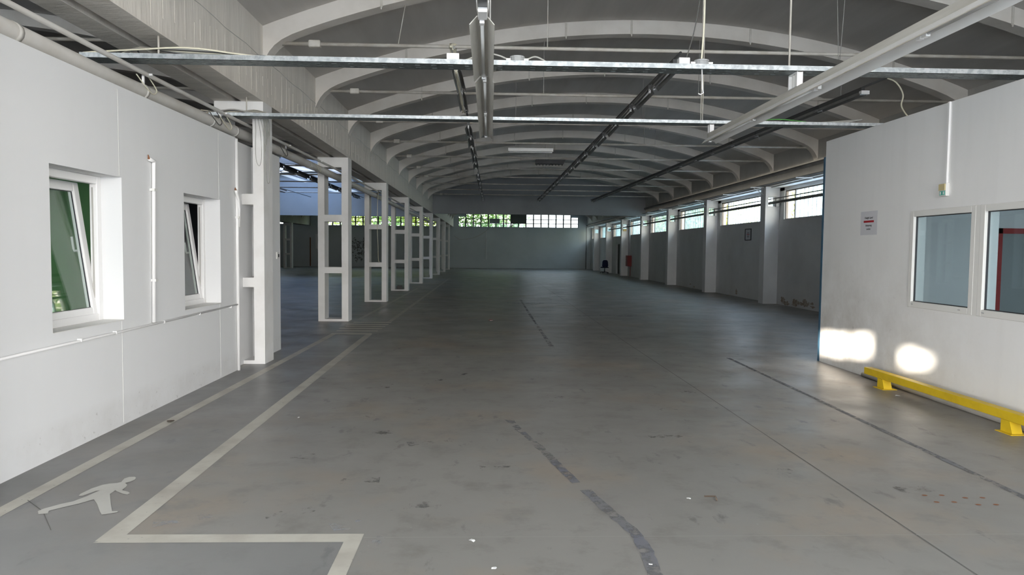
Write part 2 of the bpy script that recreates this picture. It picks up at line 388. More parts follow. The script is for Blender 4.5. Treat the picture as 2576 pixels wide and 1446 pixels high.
poly('pedestrian_head', head, 'pictogram_paint', floor, 0.00215, 'head of the painted walking figure')
# joints, tape residue, scuffs
def strip(name, pts, wd, m, jitter=0.0, label=None):
    mb = MB(); HZ[0] += 0.00004; z = HZ[0]; n = len(pts)
    L, Rr = [], []
    for i, (x, y) in enumerate(pts):
        a = Vector(pts[max(i - 1, 0)]); b_ = Vector(pts[min(i + 1, n - 1)]); d = (b_ - a).normalized(); nn = Vector((-d.y, d.x))
        w_ = wd / 2 * (1 + random.uniform(-jitter, jitter)); L.append((x + nn.x * w_, y + nn.y * w_, z)); Rr.append((x - nn.x * w_, y - nn.y * w_, z))
    for i in range(n - 1): mb.quad(L[i], Rr[i], Rr[i + 1], L[i + 1])
    return ob(name, mb, m, floor, label=label)
def sub(pts, k=6):
    out = []
    for i in range(len(pts) - 1):
        for t in range(k): out.append((pts[i][0] + (pts[i + 1][0] - pts[i][0]) * t / k, pts[i][1] + (pts[i + 1][1] - pts[i][1]) * t / k))
    return out + [pts[-1]]
strip('floor_joint', [(2.535, 0), (2.535, 3.5), (2.52, 9), (2.505, 12.6), (2.54, 18), (2.55, 40)], 0.008, 'joint')
strip('floor_joint', [(-0.7, 4.0), (2.0, 4.005), (5.0, 4.04)], 0.006, 'joint_pale')
strip('floor_joint', [(-3.3, 11.0), (5.0, 11.05)], 0.008, 'joint')
strip('floor_joint', [(-3.0, 22.0), (8.6, 22.05)], 0.012, 'joint')
strip('floor_joint', [(-2.97, 4.62), (-2.75, 4.42), (-2.52, 4.12)], 0.005, 'joint')
strip('tape_residue', sub([(0.2, 6.9), (0.30, 6.45), (0.47, 5.75), (0.55, 5.4)]), 0.07, 'tape_residue_soft', 0.35)
strip('tape_residue', sub([(0.52, 5.5), (0.64, 4.95)]), 0.07, 'tape_residue', 0.3)
strip('tape_residue', sub([(0.685, 4.80), (0.78, 4.4), (0.875, 4.05), (0.885, 3.8), (0.865, 3.5), (0.84, 3.0)]), 0.075, 'tape_residue', 0.2)
strip('tape_residue', sub([(3.76, 10.9), (3.72, 7.5), (3.69, 5.9), (3.67, 4.6), (3.66, 3.0)]), 0.055, 'tape_residue', 0.15)
strip('tape_residue', sub([(1.09, 23.5), (1.08, 18), (1.1, 12.0)]), 0.07, 'tape_residue_soft', 0.4)
for (x, y, l, a) in ((-1.0, 6.3, .3, .4), (-1.15, 7.0, .2, 1.3), (-0.7, 7.3, .22, 1.1), (-1.3, 8.4, .3, .3), (-0.6, 8.9, .25, .9), (-0.9, 9.6, .3, .2), (-0.3, 9.3, .3, 1.5), (-0.5, 6.0, .35, .3), (-0.2, 7.7, .25, 1.4),
                     (-1.4, 5.6, .3, .2), (-0.9, 5.0, .28, .1), (0.1, 5.3, .3, .15), (1.6, 6.2, .3, .2), (2.2, 5.2, .25, .3), (1.9, 7.3, .3, .2), (0.8, 7.9, .3, 2.5), (-1.2, 4.4, .35, .5), (-0.5, 4.5, .3, .2), (3.0, 4.8, .25, .1), (2.4, 8.2, .25, .1)):
    dx, dy = math.cos(a) * l / 2, math.sin(a) * l / 2
    strip('scuff_mark', sub([(x - dx, y - dy), (x + dx * .2, y + dy * .1), (x + dx, y + dy)], 4), 0.10, 'scuff', 0.5)
for (x, y, l) in ((3.0, 18.0, 1.4), (1.2, 22.0, 1.2), (-1.9, 4.2, .16), (-1.75, 4.3, .14), (-0.85, 4.14, .12), (-0.72, 4.2, .10), (-0.62, 3.93, .09), (1.9, 8.0, .15)):
    strip('pale_scuff', sub([(x - l / 2, y), (x, y + .03), (x + l / 2, y)], 4), 0.09 if l < .5 else 0.35, 'pale_scuff', 0.5)
for k in range(10):
    gx, gy = (3.05, 4.55) if k < 4 else (3.3, 4.5)
    poly('dried_drop', [(gx + (k % 2) * .12 - .05 + .014 * math.cos(q) * 1.4, gy + (k % 4 // 2) * .13 + .014 * math.sin(q)) for q in [i * PI / 4 for i in range(8)]], 'rust', floor, 0.0024 + k * 1e-5)

# ------------------------------------------------------------------ vaults, ribs, beams
def vault(name, xc, y0, y1, hole=None):
    mb = MB(); us = [-HALF - 0.25 + i * (2 * HALF + 0.5) / 28 for i in range(29)]
    ys = sorted(set([y0, y1] + ([hole[2], hole[3]] if hole else [])))
    for a, b_ in zip(ys[:-1], ys[1:]):
        for u0, u1 in zip(us[:-1], us[1:]):
            if hole and hole[0] < (u0 + u1) / 2 < hole[1] and hole[2] < (a + b_) / 2 < hole[3]: continue
            z0, z1 = zv(u0), zv(u1); n = len(mb.v)
            mb.v += [(xc + u, y, z) for y in (a, b_) for u, z in ((u0, z0), (u1, z1), (u1, z1 + .14), (u0, z0 + .14))]
            mb.f += [tuple(n + i for i in q) for q in ((0, 1, 5, 4), (3, 7, 6, 2), (0, 3, 2, 1), (4, 5, 6, 7), (0, 4, 7, 3), (1, 2, 6, 5))]
    return struct(ob(name, mb, 'vault_concrete'))
ceil = vault('ceiling', XC, YF - 0.3, YE + 0.3)
HOLE = (-2.4, 2.4, 33.7, 39.9)
ceil2 = vault('ceiling_aisle', XA, YF - 0.3, YE + 0.3, HOLE)
prof = []
n_ = 44
ud = [-HALF, -HALF + .04, -HALF + .09, -HALF + .16, -HALF + .26, -HALF + .4] + [-HALF + .6 + i * (2 * HALF - 1.2) / 30 for i in range(31)] + [HALF - .4, HALF - .26, HALF - .16, HALF - .09, HALF - .04, HALF]
low = [(u, zr(u)) for u in ud]; top = [(u, zv(u) + 0.06) for u in reversed(ud)]
rib_me = MB().prism(low + top, 'y', 0, 0.24).mesh('rib', 'rib_paint')
# metal strap on ribs
strap_me = MB().box(-0.018, 0.018, -0.012, 0.0, -0.02, 0.27).tube([(0, -0.01, -0.05), (0, -0.01, 0.0)], 0.012, 6).mesh('strap', 'rod_paint')
RIBY = [COL0 + 3.004 * k for k in range(-4, 18)]
for i, y in enumerate(RIBY):
    if abs(y - YT) < 0.8 or y > YE - .3: continue
    r_ = put('rib', rib_me, ceil, (XC, y, 0))
    if 8 < y < 39:
        for u in (-4.4, -2.0 + .25 * (i % 3), -0.3, 2.1 - .2 * (i % 2), 4.6):
            put('strap', strap_me, r_, (u, 0, zr(u)))
    put('rib', rib_me, ceil2, (XA, y, 0))
# main longitudinal beams (twin beams with a recess between them)
bl = struct(ob('beam_left', B(-3.45, XL, YF, YE, ZB, 4.84), 'beam_paint'))
bl2 = struct(ob('beam_aisle', B(XLL, -3.56, YF, YE, ZB, 4.84), 'beam_paint'))
struct(ob('beam_recess', B(-3.56, -3.45, YF, YE, 4.05, 4.3), 'recess_grey'))
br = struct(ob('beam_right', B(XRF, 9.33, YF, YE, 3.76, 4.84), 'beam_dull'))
bo = struct(ob('beam_outer', B(-16.6, -15.9, YF, YE, ZB, 4.84), 'aisle_wall_paint'))
# construction joint line and board marks on the beam face
ob('board_joint', MB().tube([(XL + .002, 5 + .37 * i, 4.27 + .012 * math.sin(i * 1.7)) for i in range(100)], 0.005, 4), 'cable_grey', bl)
mb = MB()
rng = random.Random(3)
for i in range(150):
    y = 5.0 + i * 0.23 + rng.uniform(-.06, .06); z0 = rng.uniform(3.7, 3.9); z1 = rng.uniform(4.0, 4.26)
    mb.box(XL - .01, XL + .0025, y, y + .02, z0, z1)
ob('board_mark', mb, 'beam_paint', bl)
mb = MB()
for i in range(60):
    y = 17 + i * 0.37 + rng.uniform(-.1, .1); mb.box(XRF - .0025, XRF + .01, y, y + .016, rng.uniform(3.9, 4.05), rng.uniform(4.1, 4.25))
ob('board_mark', mb, 'beam_dull', br)
# cross walls closing the vaults
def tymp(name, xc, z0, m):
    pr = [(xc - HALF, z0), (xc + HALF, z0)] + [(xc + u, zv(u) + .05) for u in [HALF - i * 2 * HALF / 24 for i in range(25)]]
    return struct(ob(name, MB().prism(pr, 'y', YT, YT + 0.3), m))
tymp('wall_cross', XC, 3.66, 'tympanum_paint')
tymp('wall_cross_aisle', XA, 3.47, 'far_wall_paint')
# outer strip of the building left of the aisle
struct(ob('ceiling_outer', B(-24, -16.4, YF, YE, 4.5, 4.7), 'vault_concrete'))
struct(ob('wall_outer', B(-24.3, -24, YF, YE, 0, 4.7), 'aisle_wall_paint'))
struct(ob('wall_outer_front', B(-24, -15.9, 11.5, 11.6, 0, 4.7), 'aisle_wall_paint'))

# ------------------------------------------------------------------ far wall with its long glazed band
def far_top(x):
    u = x - XC; return zv(u) - 0.42
NW = 16; X0, X1 = -2.72, 8.14; DW = (X1 - X0) / NW
A0, A1 = -15.3, -4.5; NA = 16; DA = (A1 - A0) / NA
mb = MB()
wallgrid([-24, 9.6], [0, 5.95], [(X0, X1, 3.70, 4.95), (A0, A1, 3.70, 4.95), (-19.5, -16.9, 3.8, 4.3)], lambda a, b_, c, d: mb.box(a, b_, YE, YE + .3, c, d), mb)
# corner pieces that give the band its bowed top
for (xs, xe, z) in ((X0, X0 + DW, 4.62), (X1 - DW, X1, 4.62), (X0 + DW, X0 + 2 * DW, 4.84), (X1 - 2 * DW, X1 - DW, 4.84)):
    mb.box(xs, xe, YE + .02, YE + .28, z, 4.95)
wf = struct(ob('wall_far', mb, 'far_wall_paint'))
mb = B(-3.15, 8.9, YE - .06, YE, 3.56, 3.66); ob('ledge', mb, 'far_wall_paint', wf)
def band(nm, x0, dw, n, mats, label):
    wnd = put(nm, None); struct(wnd); wnd['label'] = label
    fr = MB()
    for i in range(n + 1): fr.box(x0 + i * dw - .055, x0 + i * dw + .055, YE + .08, YE + .16, 3.70, 4.95)
    for z in (3.70, 4.05, 4.42, 4.92): fr.box(x0, x0 + n * dw, YE + .09, YE + .15, z - .03, z + .03)
    ob('window_frame', fr, 'window_frame_dark', wnd)
    me = {}
    for i in range(n):
        for j, (za, zb) in enumerate(((3.72, 4.03), (4.07, 4.40), (4.44, 4.90))):
            g_ = mats(i, j)
            k = (g_, j)
            if k not in me: me[k] = B(.03, dw - .03, YE + .125, YE + .135, za, zb).mesh('pane', g_)
            put('pane', me[k], wnd, (x0 + i * dw, 0, 0))
    return wnd
band('window_1', X0, DW, NW, lambda i, j: 'door_dark' if i in (7, 8) and j > 0 else ('pale_glass' if j == 0 or i > 8 else 'old_glass'), 'long bowed window band of small panes in the far wall')
band('window_2', A0, DA, NA, lambda i, j: 'old_glass' if j else 'pale_glass', 'long window band of the left aisle full of foliage')
tag(ob('vent_box', B(.1, 1.0, YE - .25, YE + .02, 4.05, 4.45), 'box_grey'), 'grey ventilation box in front of the far window band', 'box')
wnd = put('window_3', None); struct(wnd)
ob('pane', B(-19.5, -16.9, YE + .1, YE + .12, 3.8, 4.3), 'pale_glass', wnd)
ob('window_frame', B(-18.3, -18.2, YE + .08, YE + .14, 3.8, 4.3), 'window_frame_dark', wnd)
# conduit and cable on the far wall
tag(ob('wall_conduit', MB().tube([(-.2, YE - .03, 3.6), (-.2, YE - .03, .75), (-.4, YE - .03, .72)], .025, 6), 'side_wall_paint'), 'pale conduit running down the far wall under the window band', 'pipe')
tag(ob('loose_cable', MB().tube([(-3.1, YE - .05, 2.9 + .0)] + [(-3.1 + i * .25, YE - .06, 2.55 + .9 * (i / 12) ** 3) for i in range(2, 13)] + [(.1, YE - .075, 3.60)], .018, 5), 'cable_grey'), 'cable drooping in a curve across the far wall', 'cable')

# ------------------------------------------------------------------ right side wall: pilasters, infill, lintel, windows
PIL = [22.6 + 6.15 * i for i in range(-4, 7)]      # -2 .. 59.5
mb = MB(); wallgrid([YF - .3, 16.0], [0, 3.9], [(-4.4, 3.2, 2.69, 3.62)], lambda a, b_, c, d: mb.box(9.33, 9.58, a, b_, c, d), mb)
DOOR = (50.1, 51.6, 0, 2.15)
wallgrid([16.0, YE], [0, 2.69], [DOOR], lambda a, b_, c, d: mb.box(9.33, 9.58, a, b_, c, d), mb)
wr = struct(ob('wall_side', mb, 'side_wall_paint'))
ob('lintel', B(9.36, 9.62, 16.0, YE, 3.62, 3.95), 'side_wall_paint', wr)
ob('eaves_soffit', B(9.05, 9.36, 16.0, YE, 3.72, 3.76), 'side_wall_paint', wr)
# peeled plaster along the wall foot
pr2 = random.Random(11)
for k in range(16):
    yy = pr2.uniform(19.0, 22.2) if k < 12 else pr2.choice((25.6, 32.4, 26.3, 31.8)); zz = pr2.uniform(.06, .22); sy = pr2.uniform(.1, .32) if k < 12 else .12; sz = pr2.uniform(.04, .11)
    pts = [(9.3245 - .0002 * k, yy + sy * math.cos(t) * pr2.uniform(.45, 1.2), max(.006, zz + sz * math.sin(t) * pr2.uniform(.3, 1.3))) for t in [q * 2 * PI / 18 for q in range(18)]]
    ob('plaster_damage', MB().quad(*pts), 'brick_dirt', wr)
pil_mb = MB()
wallgrid([8.88, 9.34], [0, 3.76], [(8.97, 9.28, 3.14, 3.44)], lambda a, b_, c, d: pil_mb.box(a, b_, 0, .40, c, d), pil_mb)
pil_me = pil_mb.mesh('pilaster', 'pilaster_paint')
for y in PIL: put('pilaster', pil_me, wr, (0, y, 0))
def side_window(idx, ya, yb, gm, label):
    wnd = put('window_%d' % idx, None); struct(wnd); wnd['label'] = label
    fr = MB(); mul = yb - 0.68
    for y in (ya, yb - .05): fr.box(9.40, 9.47, y, y + .05, 2.69, 3.62)
    fr.box(9.40, 9.47, mul - .04, mul + .02, 2.69, 3.62)
    fr.box(9.40, 9.47, ya, yb, 2.69, 2.73); fr.box(9.40, 9.47, ya, yb, 3.58, 3.62)
    ob('window_frame', fr, 'window_frame_brown', wnd)
    ob('window_sill', B(9.30, 9.42, ya, yb, 2.69, 2.705), 'side_wall_paint', wnd)
    ob('pane', B(9.43, 9.44, mul + .02, yb - .05, 2.73, 3.58), 'clear_pane', wnd, label='clear side pane')
    nst = int((mul - .04 - ya - .05) / .26); stw = (mul - .04 - ya - .05) / nst
    me = MB().box(9.43, 9.437, .004, stw - .004, 2.73, 3.58).box(9.437, 9.475, .004, .012, 2.73, 3.58).mesh('pane', gm)
    jm = B(9.424, 9.445, -.008, .008, 2.73, 3.58).mesh('glazing_joint', 'joint_grey')
    for k in range(nst):
        put('pane', me, wnd, (0, ya + .05 + k * stw, 0))
        if k: put('glazing_joint', jm, wnd, (0, ya + .05 + k * stw, 0))
    return wnd
k = 4
for i in range(3, len(PIL)):
    ya = PIL[i] + .42; yb = (PIL[i + 1] - .32) if i + 1 < len(PIL) else YE - .3
    side_window(k, ya, yb, 'profile_glass' if i < 5 else 'profile_glass_green',
                'strip of ribbed translucent glass between the %s and %s pilaster past the right office' % (ORD[i - 3], ORD[i - 2])); k += 1
    mb = B(9.36, 9.58, PIL[i + 1] - .32, PIL[i + 1], 2.69, 3.76) if i + 1 < len(PIL) else B(9.36, 9.58, YE - .3, YE, 2.69, 3.76)
    ob('window_pier', mb, 'side_wall_paint', wr)
    ob('window_pier', B(9.36, 9.58, PIL[i], PIL[i] + .42, 2.69, 3.76), 'side_wall_paint', wr)
ob('window_pier', B(9.36, 9.58, 16.0, PIL[3] , 2.69, 3.76), 'side_wall_paint', wr)
d1 = struct(put('door_1', None)); d1['label'] = 'dark recessed door in the side wall beside the swivel chair'
ob('leaf', B(9.50, 9.55, DOOR[0], DOOR[1], 0, 2.15), 'door_dark', d1)
ob('door_frame', B(9.46, 9.52, DOOR[0], DOOR[0] + .06, 0, 2.15).box(9.46, 9.52, DOOR[1] - .06, DOOR[1], 0, 2.15).box(9.46, 9.52, DOOR[0], DOOR[1], 2.09, 2.15), 'window_frame_dark', d1)
ob('handle', MB().tube([(9.50, DOOR[0] + .12, 1.02), (9.44, DOOR[0] + .12, 1.02), (9.44, DOOR[0] + .24, 1.02)], .01, 6), 'thin_steel', d1)
# pipes and conduits along the side wall
def run(name, pts, r, m, label, cat='pipe', group=None, seg=8, smooth=True):
    return tag(ob(name, MB().tube(pts, r, seg), m, smooth=smooth), label, cat, group)
run('heating_pipe', [(9.12, 10.62, 3.25), (9.12, 53.6, 3.25)], .045, 'dark_pipe', 'thick dark pipe passing through the pilasters in front of the side windows')
run('conduit', [(9.12, 10.62, 3.375), (9.12, 53.6, 3.375)], .016, 'dark_pipe', 'thin dark conduit above the thick pipe at the side windows')
run('dark_pipe', [(8.866, 11.0, 4.10), (8.866, 40.0, 4.06), (8.866, 64.19, 4.02)], .055, 'dark_pipe', 'dark pipe along the face of the right beam below the rib feet')
run('conduit', [(8.80, 11.0, 3.79), (8.80, 63.6, 3.79), (8.80, 63.68, 3.77), (8.80, 63.7, 3.70), (8.80, 63.7, 0.0)], .03, 'dark_pipe', 'grey conduit low on the right beam')
run('conduit', [(8.72, 11.0, 3.774), (8.72, 45.0, 3.774)], .015, 'mid_pipe', 'slim conduit carried on the white brackets of the right beam')
brk_me = MB().prism([(9.0, 3.72), (8.55, 3.72), (8.55, 3.745), (9.0, 3.745)], 'y', -.02, .02).prism([(8.98, 3.5), (9.0, 3.5), (8.66, 3.72), (8.63, 3.72)], 'y', -.015, .015).mesh('wall_bracket', 'pvc_white')
for i, y in enumerate(PIL[3:9]):
    tag(put('wall_bracket', brk_me, None, (-.11, y + .18, .016)), 'white triangular bracket at the %s pilaster past the right office' % ORD[i], 'bracket', 'pipe brackets on the right beam')
brk2 = B(8.55, 9.06, -.02, .02, 3.735, 3.762).mesh('support_bracket', 'pvc_white')
for i, y in enumerate(PIL[3:8]):
    tag(put('support_bracket', brk2, None, (0, y + 3.2, 0)), 'white arm holding the conduits between the %s and %s pilaster' % (ORD[i], ORD[i + 1]), 'bracket', 'conduit arms on the right beam')
for i, y in enumerate(PIL[4:8]):
    tag(ob('pipe_flange', B(9.19, 9.30, y - .10, y + .005, 3.12, 3.43), 'box_grey'), 'small grey box where the pipe meets the %s pilaster' % ORD[i + 1], 'box', 'grey boxes at the pipe openings')

# ------------------------------------------------------------------ ladder columns
leg_me = B(0, .148, 0, .40, 0, ZB).mesh('leg', 'column_paint')
bars = [B(0, .38, .0, .40, z0, z1).mesh('crossbar', 'column_paint') for z0, z1 in ((0, .05), (1.09, 1.225), (2.25, 2.40), (3.46, ZB))]
legl, barl = leg_me, bars
NC = 9
def column(x0, y, label, group, dirty=False):
    t = thing('ladder_column', label, 'column', (x0, y, 0), group)
    put('leg', leg_me, t, (0, 0, 0)); put('leg', leg_me, t, (.528, 0, 0))
    for b_ in bars: put('crossbar', b_, t, (.148, 0, 0))
    return t
for i in range(-2, NC):
    y = COL0 + BAY * i
    if i < 0:
        column(XLL, y, ('white ladder column built into the left office wall', 'white free-standing ladder column between gate and left office', 'white ladder column just inside the gate')[-1 - i], 'ladder columns'); continue
    if i == 0:
        lab = 'white ladder column standing against the end of the left office wall'
    elif i == 1:
        lab = 'white ladder column beside the striped floor crossing'
    elif i == 3:
        lab = 'white ladder column with dark rubble lying in its foot'
    else:
        lab = '%s free-standing white ladder column past the office wall' % ORD[i - 1]
    column(XLL, y, lab, 'ladder columns')
for i in range(1, 9):
    column(-16.6, COL0 + BAY * i, 'dim ladder column in the outer row across the left aisle', 'outer ladder columns')
tag(ob('rubble', MB().box(-3.62, -3.5, 28.2, 28.32, .05, .16).box(-3.52, -3.4, 28.22, 28.36, .05, .13).box(-3.6, -3.42, 28.3, 28.42, .05, .2), 'cable_dark'), 'dark rubble piled in a column foot', 'rubble')
# cluttered back of the aisle: dark panels and a pipe near the far wall
tag(ob('fuse_box', B(-15.4, -14.9, YE - .25, YE, 1.6, 2.9), 'side_wall_paint'), 'pale cabinet hung on the far wall of the left aisle', 'cabinet')
run('rusty_pipe', [(-15.9, YE - .1, .05), (-15.9, YE - .1, 2.6)], .05, 'rust', 'rusty upright pipe at the far wall of the left aisle')
pts = [(-11.6 + .9 * math.cos(t) * rng.uniform(.6, 1.2), YE - .004, max(.1, 1.7 + 1.3 * math.sin(t) * rng.uniform(.5, 1.2))) for t in [k * PI / 10 for k in range(20)]]
ob('damp_stain', MB().quad(*pts), 'damp', wf)

# ------------------------------------------------------------------ left office (partition wall)
XW = -3.36
WL = [(5.577, 6.652, 0.968, 2.278), (7.98, 9.04, 0.945, 2.243)]
mb = MB()
YLO, YRO = 2.4, 3.4
wallgrid([YLO, 9.62], [0, 3.10], WL, lambda a, b_, c, d: mb.box(-3.62, XW, a, b_, c, d), mb)
mb.box(-3.56, -3.455, 9.62, 10.55, 0, 3.10)
mb.box(-3.56, XW, 10.52, 11.6, 0, 3.10)
wl = struct(ob('wall_left', mb, 'left_office_paint'))
for y, z0, z1 in ((6.61, 2.29, 3.06), (6.61, .02, .96), (9.0, 2.25, 3.06), (9.0, .02, .94), (4.4, .02, 3.06)):
    ob('panel_joint', B(XW, XW + .002, y, y + .006, z0, z1), 'pvc_cream', wl)
mb = B(-15.9, -3.5, YLO, 11.5, 3.0, 3.08); struct(ob('ceiling_office_left', mb, 'office_inside'))
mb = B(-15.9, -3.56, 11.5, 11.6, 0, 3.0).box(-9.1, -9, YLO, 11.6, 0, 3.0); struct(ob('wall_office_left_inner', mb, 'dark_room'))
struct(ob('wall_office_green', B(-9, -3.62, 7.4, 7.46, 0, 3.0), 'green_paint'))
struct(ob('wall_office_green_side', B(-8.98, -8.95, YLO, 7.4, 0, 3.0), 'green_paint'))
mb = MB(); wallgrid([-15.9, -3.62], [0, 3.0], [(-6.6, -4.9, .9, 2.4)], lambda a, b_, c, d: mb.box(a, b_, YLO, YLO + .12, c, d), mb)
struct(ob('wall_office_left_front', mb, 'white_panel'))
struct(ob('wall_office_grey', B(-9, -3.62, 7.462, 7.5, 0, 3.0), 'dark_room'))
def tilt_window(idx, wdef, label):
    y0, y1, z0, z1 = wdef; wnd = struct(put('window_%d' % idx, None, None, (-3.545, y0, z0))); wnd['label'] = label
    W, H = y1 - y0, z1 - z0; f = .07
    fr = B(-.07, 0, 0, f, 0, H).box(-.07, 0, W - f, W, 0, H).box(-.07, 0, f, W - f, 0, f).box(-.07, 0, f, W - f, H - f, H)
    bevel(ob('window_frame', fr, 'pvc_white', wnd), .008)
    ob('window_sill', B(0, .19, 0, W, 0, .006), 'pvc_cream', wnd)
    s0, sH = .045, H - .09; sw = W - .09; sf = .085
    s = put('sash', (B(-.06, 0, 0, sf, 0, sH).box(-.06, 0, sw - sf, sw, 0, sH).box(-.06, 0, sf, sw - sf, 0, sf).box(-.06, 0, sf, sw - sf, sH - sf, sH)).mesh('sash', 'pvc_white'), wnd, (-.012, s0, s0), (0, -R(8), 0))
    bevel(s, .01)
    g_ = ob('pane', B(-.034, -.026, sf - .01, sw - sf + .01, sf - .01, sH - sf + .01), 'window_glass', s)
    ob('gasket', B(-.03, -.02, sf - .004, sf + .004, sf, sH - sf).box(-.03, -.02, sw - sf - .004, sw - sf + .004, sf, sH - sf).box(-.03, -.02, sf, sw - sf, sf - .004, sf + .004).box(-.03, -.02, sf, sw - sf, sH - sf - .004, sH - sf + .004), 'gasket', s)
    ob('handle', MB().tube([(-.06, sw - sf * .5, sH * .5), (-.105, sw - sf * .5, sH * .5), (-.11, sw - sf * .5, sH * .5 + .02), (-.11, sw - sf * .5, sH * .5 + .13)], .011, 8), 'pvc_white', s)
    ob('tilt_stay', MB().tube([(-.05, W - f - .005, H * .22), (-.05, W - f - .005, H * .26)], .012, 6).box(-.045, -.035, W - f - .01, W - f - .002, .1, H - .1), 'thin_steel', wnd)
tilt_window(11, WL[0], 'tilted white plastic window showing a green room')
tilt_window(12, WL[1], 'tilted white plastic window next to the column, grey room behind')
XP = XW + .022
run('wall_conduit', [(XP, 3.0, .862), (XP, 6.5, .871), (XP, 9.56, .889)], .011, 'pvc_white', 'thin conduit running level along the left office wall below the windows')
o = bpy.data.objects['wall_conduit.001'] if 'wall_conduit.001' in bpy.data.objects else None
if o:
    for y in (4.5, 5.9, 6.45, 7.4, 8.3, 9.3): ob('clip', B(XW, XW + .036, y, y + .012, .862, .888), 'pvc_white', o)
p = run('wall_pipe', [(XP, 7.19, .89), (XP, 7.24, 2.47), (XP + .005, 7.235, 2.495), (XP + .005, 7.21, 2.50), (XP + .005, 7.13, 2.505)], .019, 'pvc_white', 'white pipe rising between the two office windows, bent over at the top')
ob('pipe_end', MB().tube([(XP + .005, 7.13, 2.505), (XP + .005, 7.115, 2.545)], [.012, .004], 6), 'rust', p, label='rusty pipe end')
for z in (1.3, 2.2): ob('clamp', B(XW, XP + .026, 7.19, 7.25, z, z + .025), 'pvc_cream', p)
p = run('wall_pipe', [(XP, 9.585, .0), (XP, 9.58, 1.9), (XP, 9.575, 3.08)], .022, 'pvc_white', 'white upright pipe at the corner beside the column')
p2 = run('wall_pipe', [(XP + .012, 9.60, 1.92), (XP + .02, 9.60, 2.15), (XP + .02, 9.575, 2.28), (XP + .015, 9.53, 2.36), (XP + .01, 9.50, 2.40)], .02, 'pvc_white', 'short bent pipe stub beside the column')
ob('pipe_end', MB().tube([(XP + .01, 9.50, 2.40), (XP + .01, 9.49, 2.43)], [.014, .006], 6), 'rust', p2)
ob('clamp', B(XW, XP + .03, 9.56, 9.63, 2.03, 2.06), 'pvc_cream', p2)
lsw = thing('light_switch', 'small light switch at the end of the left office wall', 'switch', (XW, 11.42, 1.47))
bevel(ob('cover', B(0, .022, -.055, .055, 0, .11), 'pvc_cream', lsw), .004); ob('rocker', B(.022, .03, -.012, .03, .03, .08), 'black_plastic', lsw)

# ------------------------------------------------------------------ right office
XR = 5.08; YR = 10.63
WR = [(7.25, 8.40, 1.016, 2.165), (6.03, 7.18, 1.016, 2.165)]
mb = MB()
wallgrid([YRO, YR], [0, 3.33], [(a + .04, b_ - .04, c + .04, d - .04) for a, b_, c, d in WR], lambda a, b_, c, d: mb.box(XR, XR + .16, a, b_, c, d), mb)
wro = struct(ob('wall_right', mb, 'right_office_paint'))
struct(ob('wall_office_right_end', B(XR + .16, 9.33, 10.45, YR, 0, 3.33), 'office_inside'))
struct(ob('ceiling_office_right', B(XR + .1, 9.33, YRO, YR, 3.18, 3.26), 'office_inside'))
mb = MB(); wallgrid([XR + .16, 9.33], [0, 3.18], [(5.5, 9.0, .3, 2.9)], lambda a, b_, c, d: mb.box(a, b_, YRO, YRO + .12, c, d), mb)
struct(ob('wall_office_right_front', mb, 'white_panel'))
struct(ob('trim_1', B(XR - .004, XR + .05, YR + .002, YR + .06, 0, 3.10), 'blue_edge'))['label'] = 'blue edge strip at the corner of the right office'
d2 = struct(put('door_2', None)); d2['label'] = 'red framed door inside the right office'
ob('door_frame', B(7.62, 7.70, 10.40, 10.45, 0, 2.05).box(8.62, 8.70, 10.40, 10.45, 0, 2.05).box(7.62, 8.70, 10.40, 10.45, 1.97, 2.05), 'red_paint', d2)
ob('leaf', B(7.70, 8.62, 10.42, 10.45, 0, 1.97), 'door_grey', d2)
ob('handle', MB().tube([(8.5, 10.42, 1.03), (8.5, 10.38, 1.03), (8.4, 10.38, 1.03)], .01, 6), 'thin_steel', d2)
for idx, (y0, y1, z0, z1) in enumerate(WR):
    wnd = struct(put('window_%d' % (13 + idx), None)); wnd['label'] = ('white framed office window beside the notice', 'white framed office window with the red door behind')[idx]
    f = .07; x0, x1 = XR - .012, XR + .05
    fr = B(x0, x1, y0, y0 + f, z0, z1).box(x0, x1, y1 - f, y1, z0, z1).box(x0, x1, y0 + f, y1 - f, z0, z0 + f).box(x0, x1, y0 + f, y1 - f, z1 - f, z1)
    bevel(ob('window_frame', fr, 'pvc_cream', wnd), .006)
    ob('gasket', B(x1 - .03, x1 - .01, y0 + f - .002, y0 + f + .008, z0 + f, z1 - f).box(x1 - .03, x1 - .01, y1 - f - .008, y1 - f + .002, z0 + f, z1 - f).box(x1 - .03, x1 - .01, y0 + f, y1 - f, z1 - f - .008, z1 - f + .002).box(x1 - .03, x1 - .01, y0 + f, y1 - f, z0 + f - .002, z0 + f + .008), 'gasket', wnd)
    ob('pane', B(x1 - .022, x1 - .016, y0 + f, y1 - f, z0 + f, z1 - f), 'office_glass', wnd)
    for yy in (y0 + .2, y1 - .1): ob('drain_cap', B(x0 - .004, x0, yy - .018, yy + .018, z0 + .035, z0 + .043), 'box_grey', wnd)
ob('mullion_cover', B(XR - .010, XR + .02, 7.18, 7.25, 1.016, 2.165), 'pvc_cream', wro)
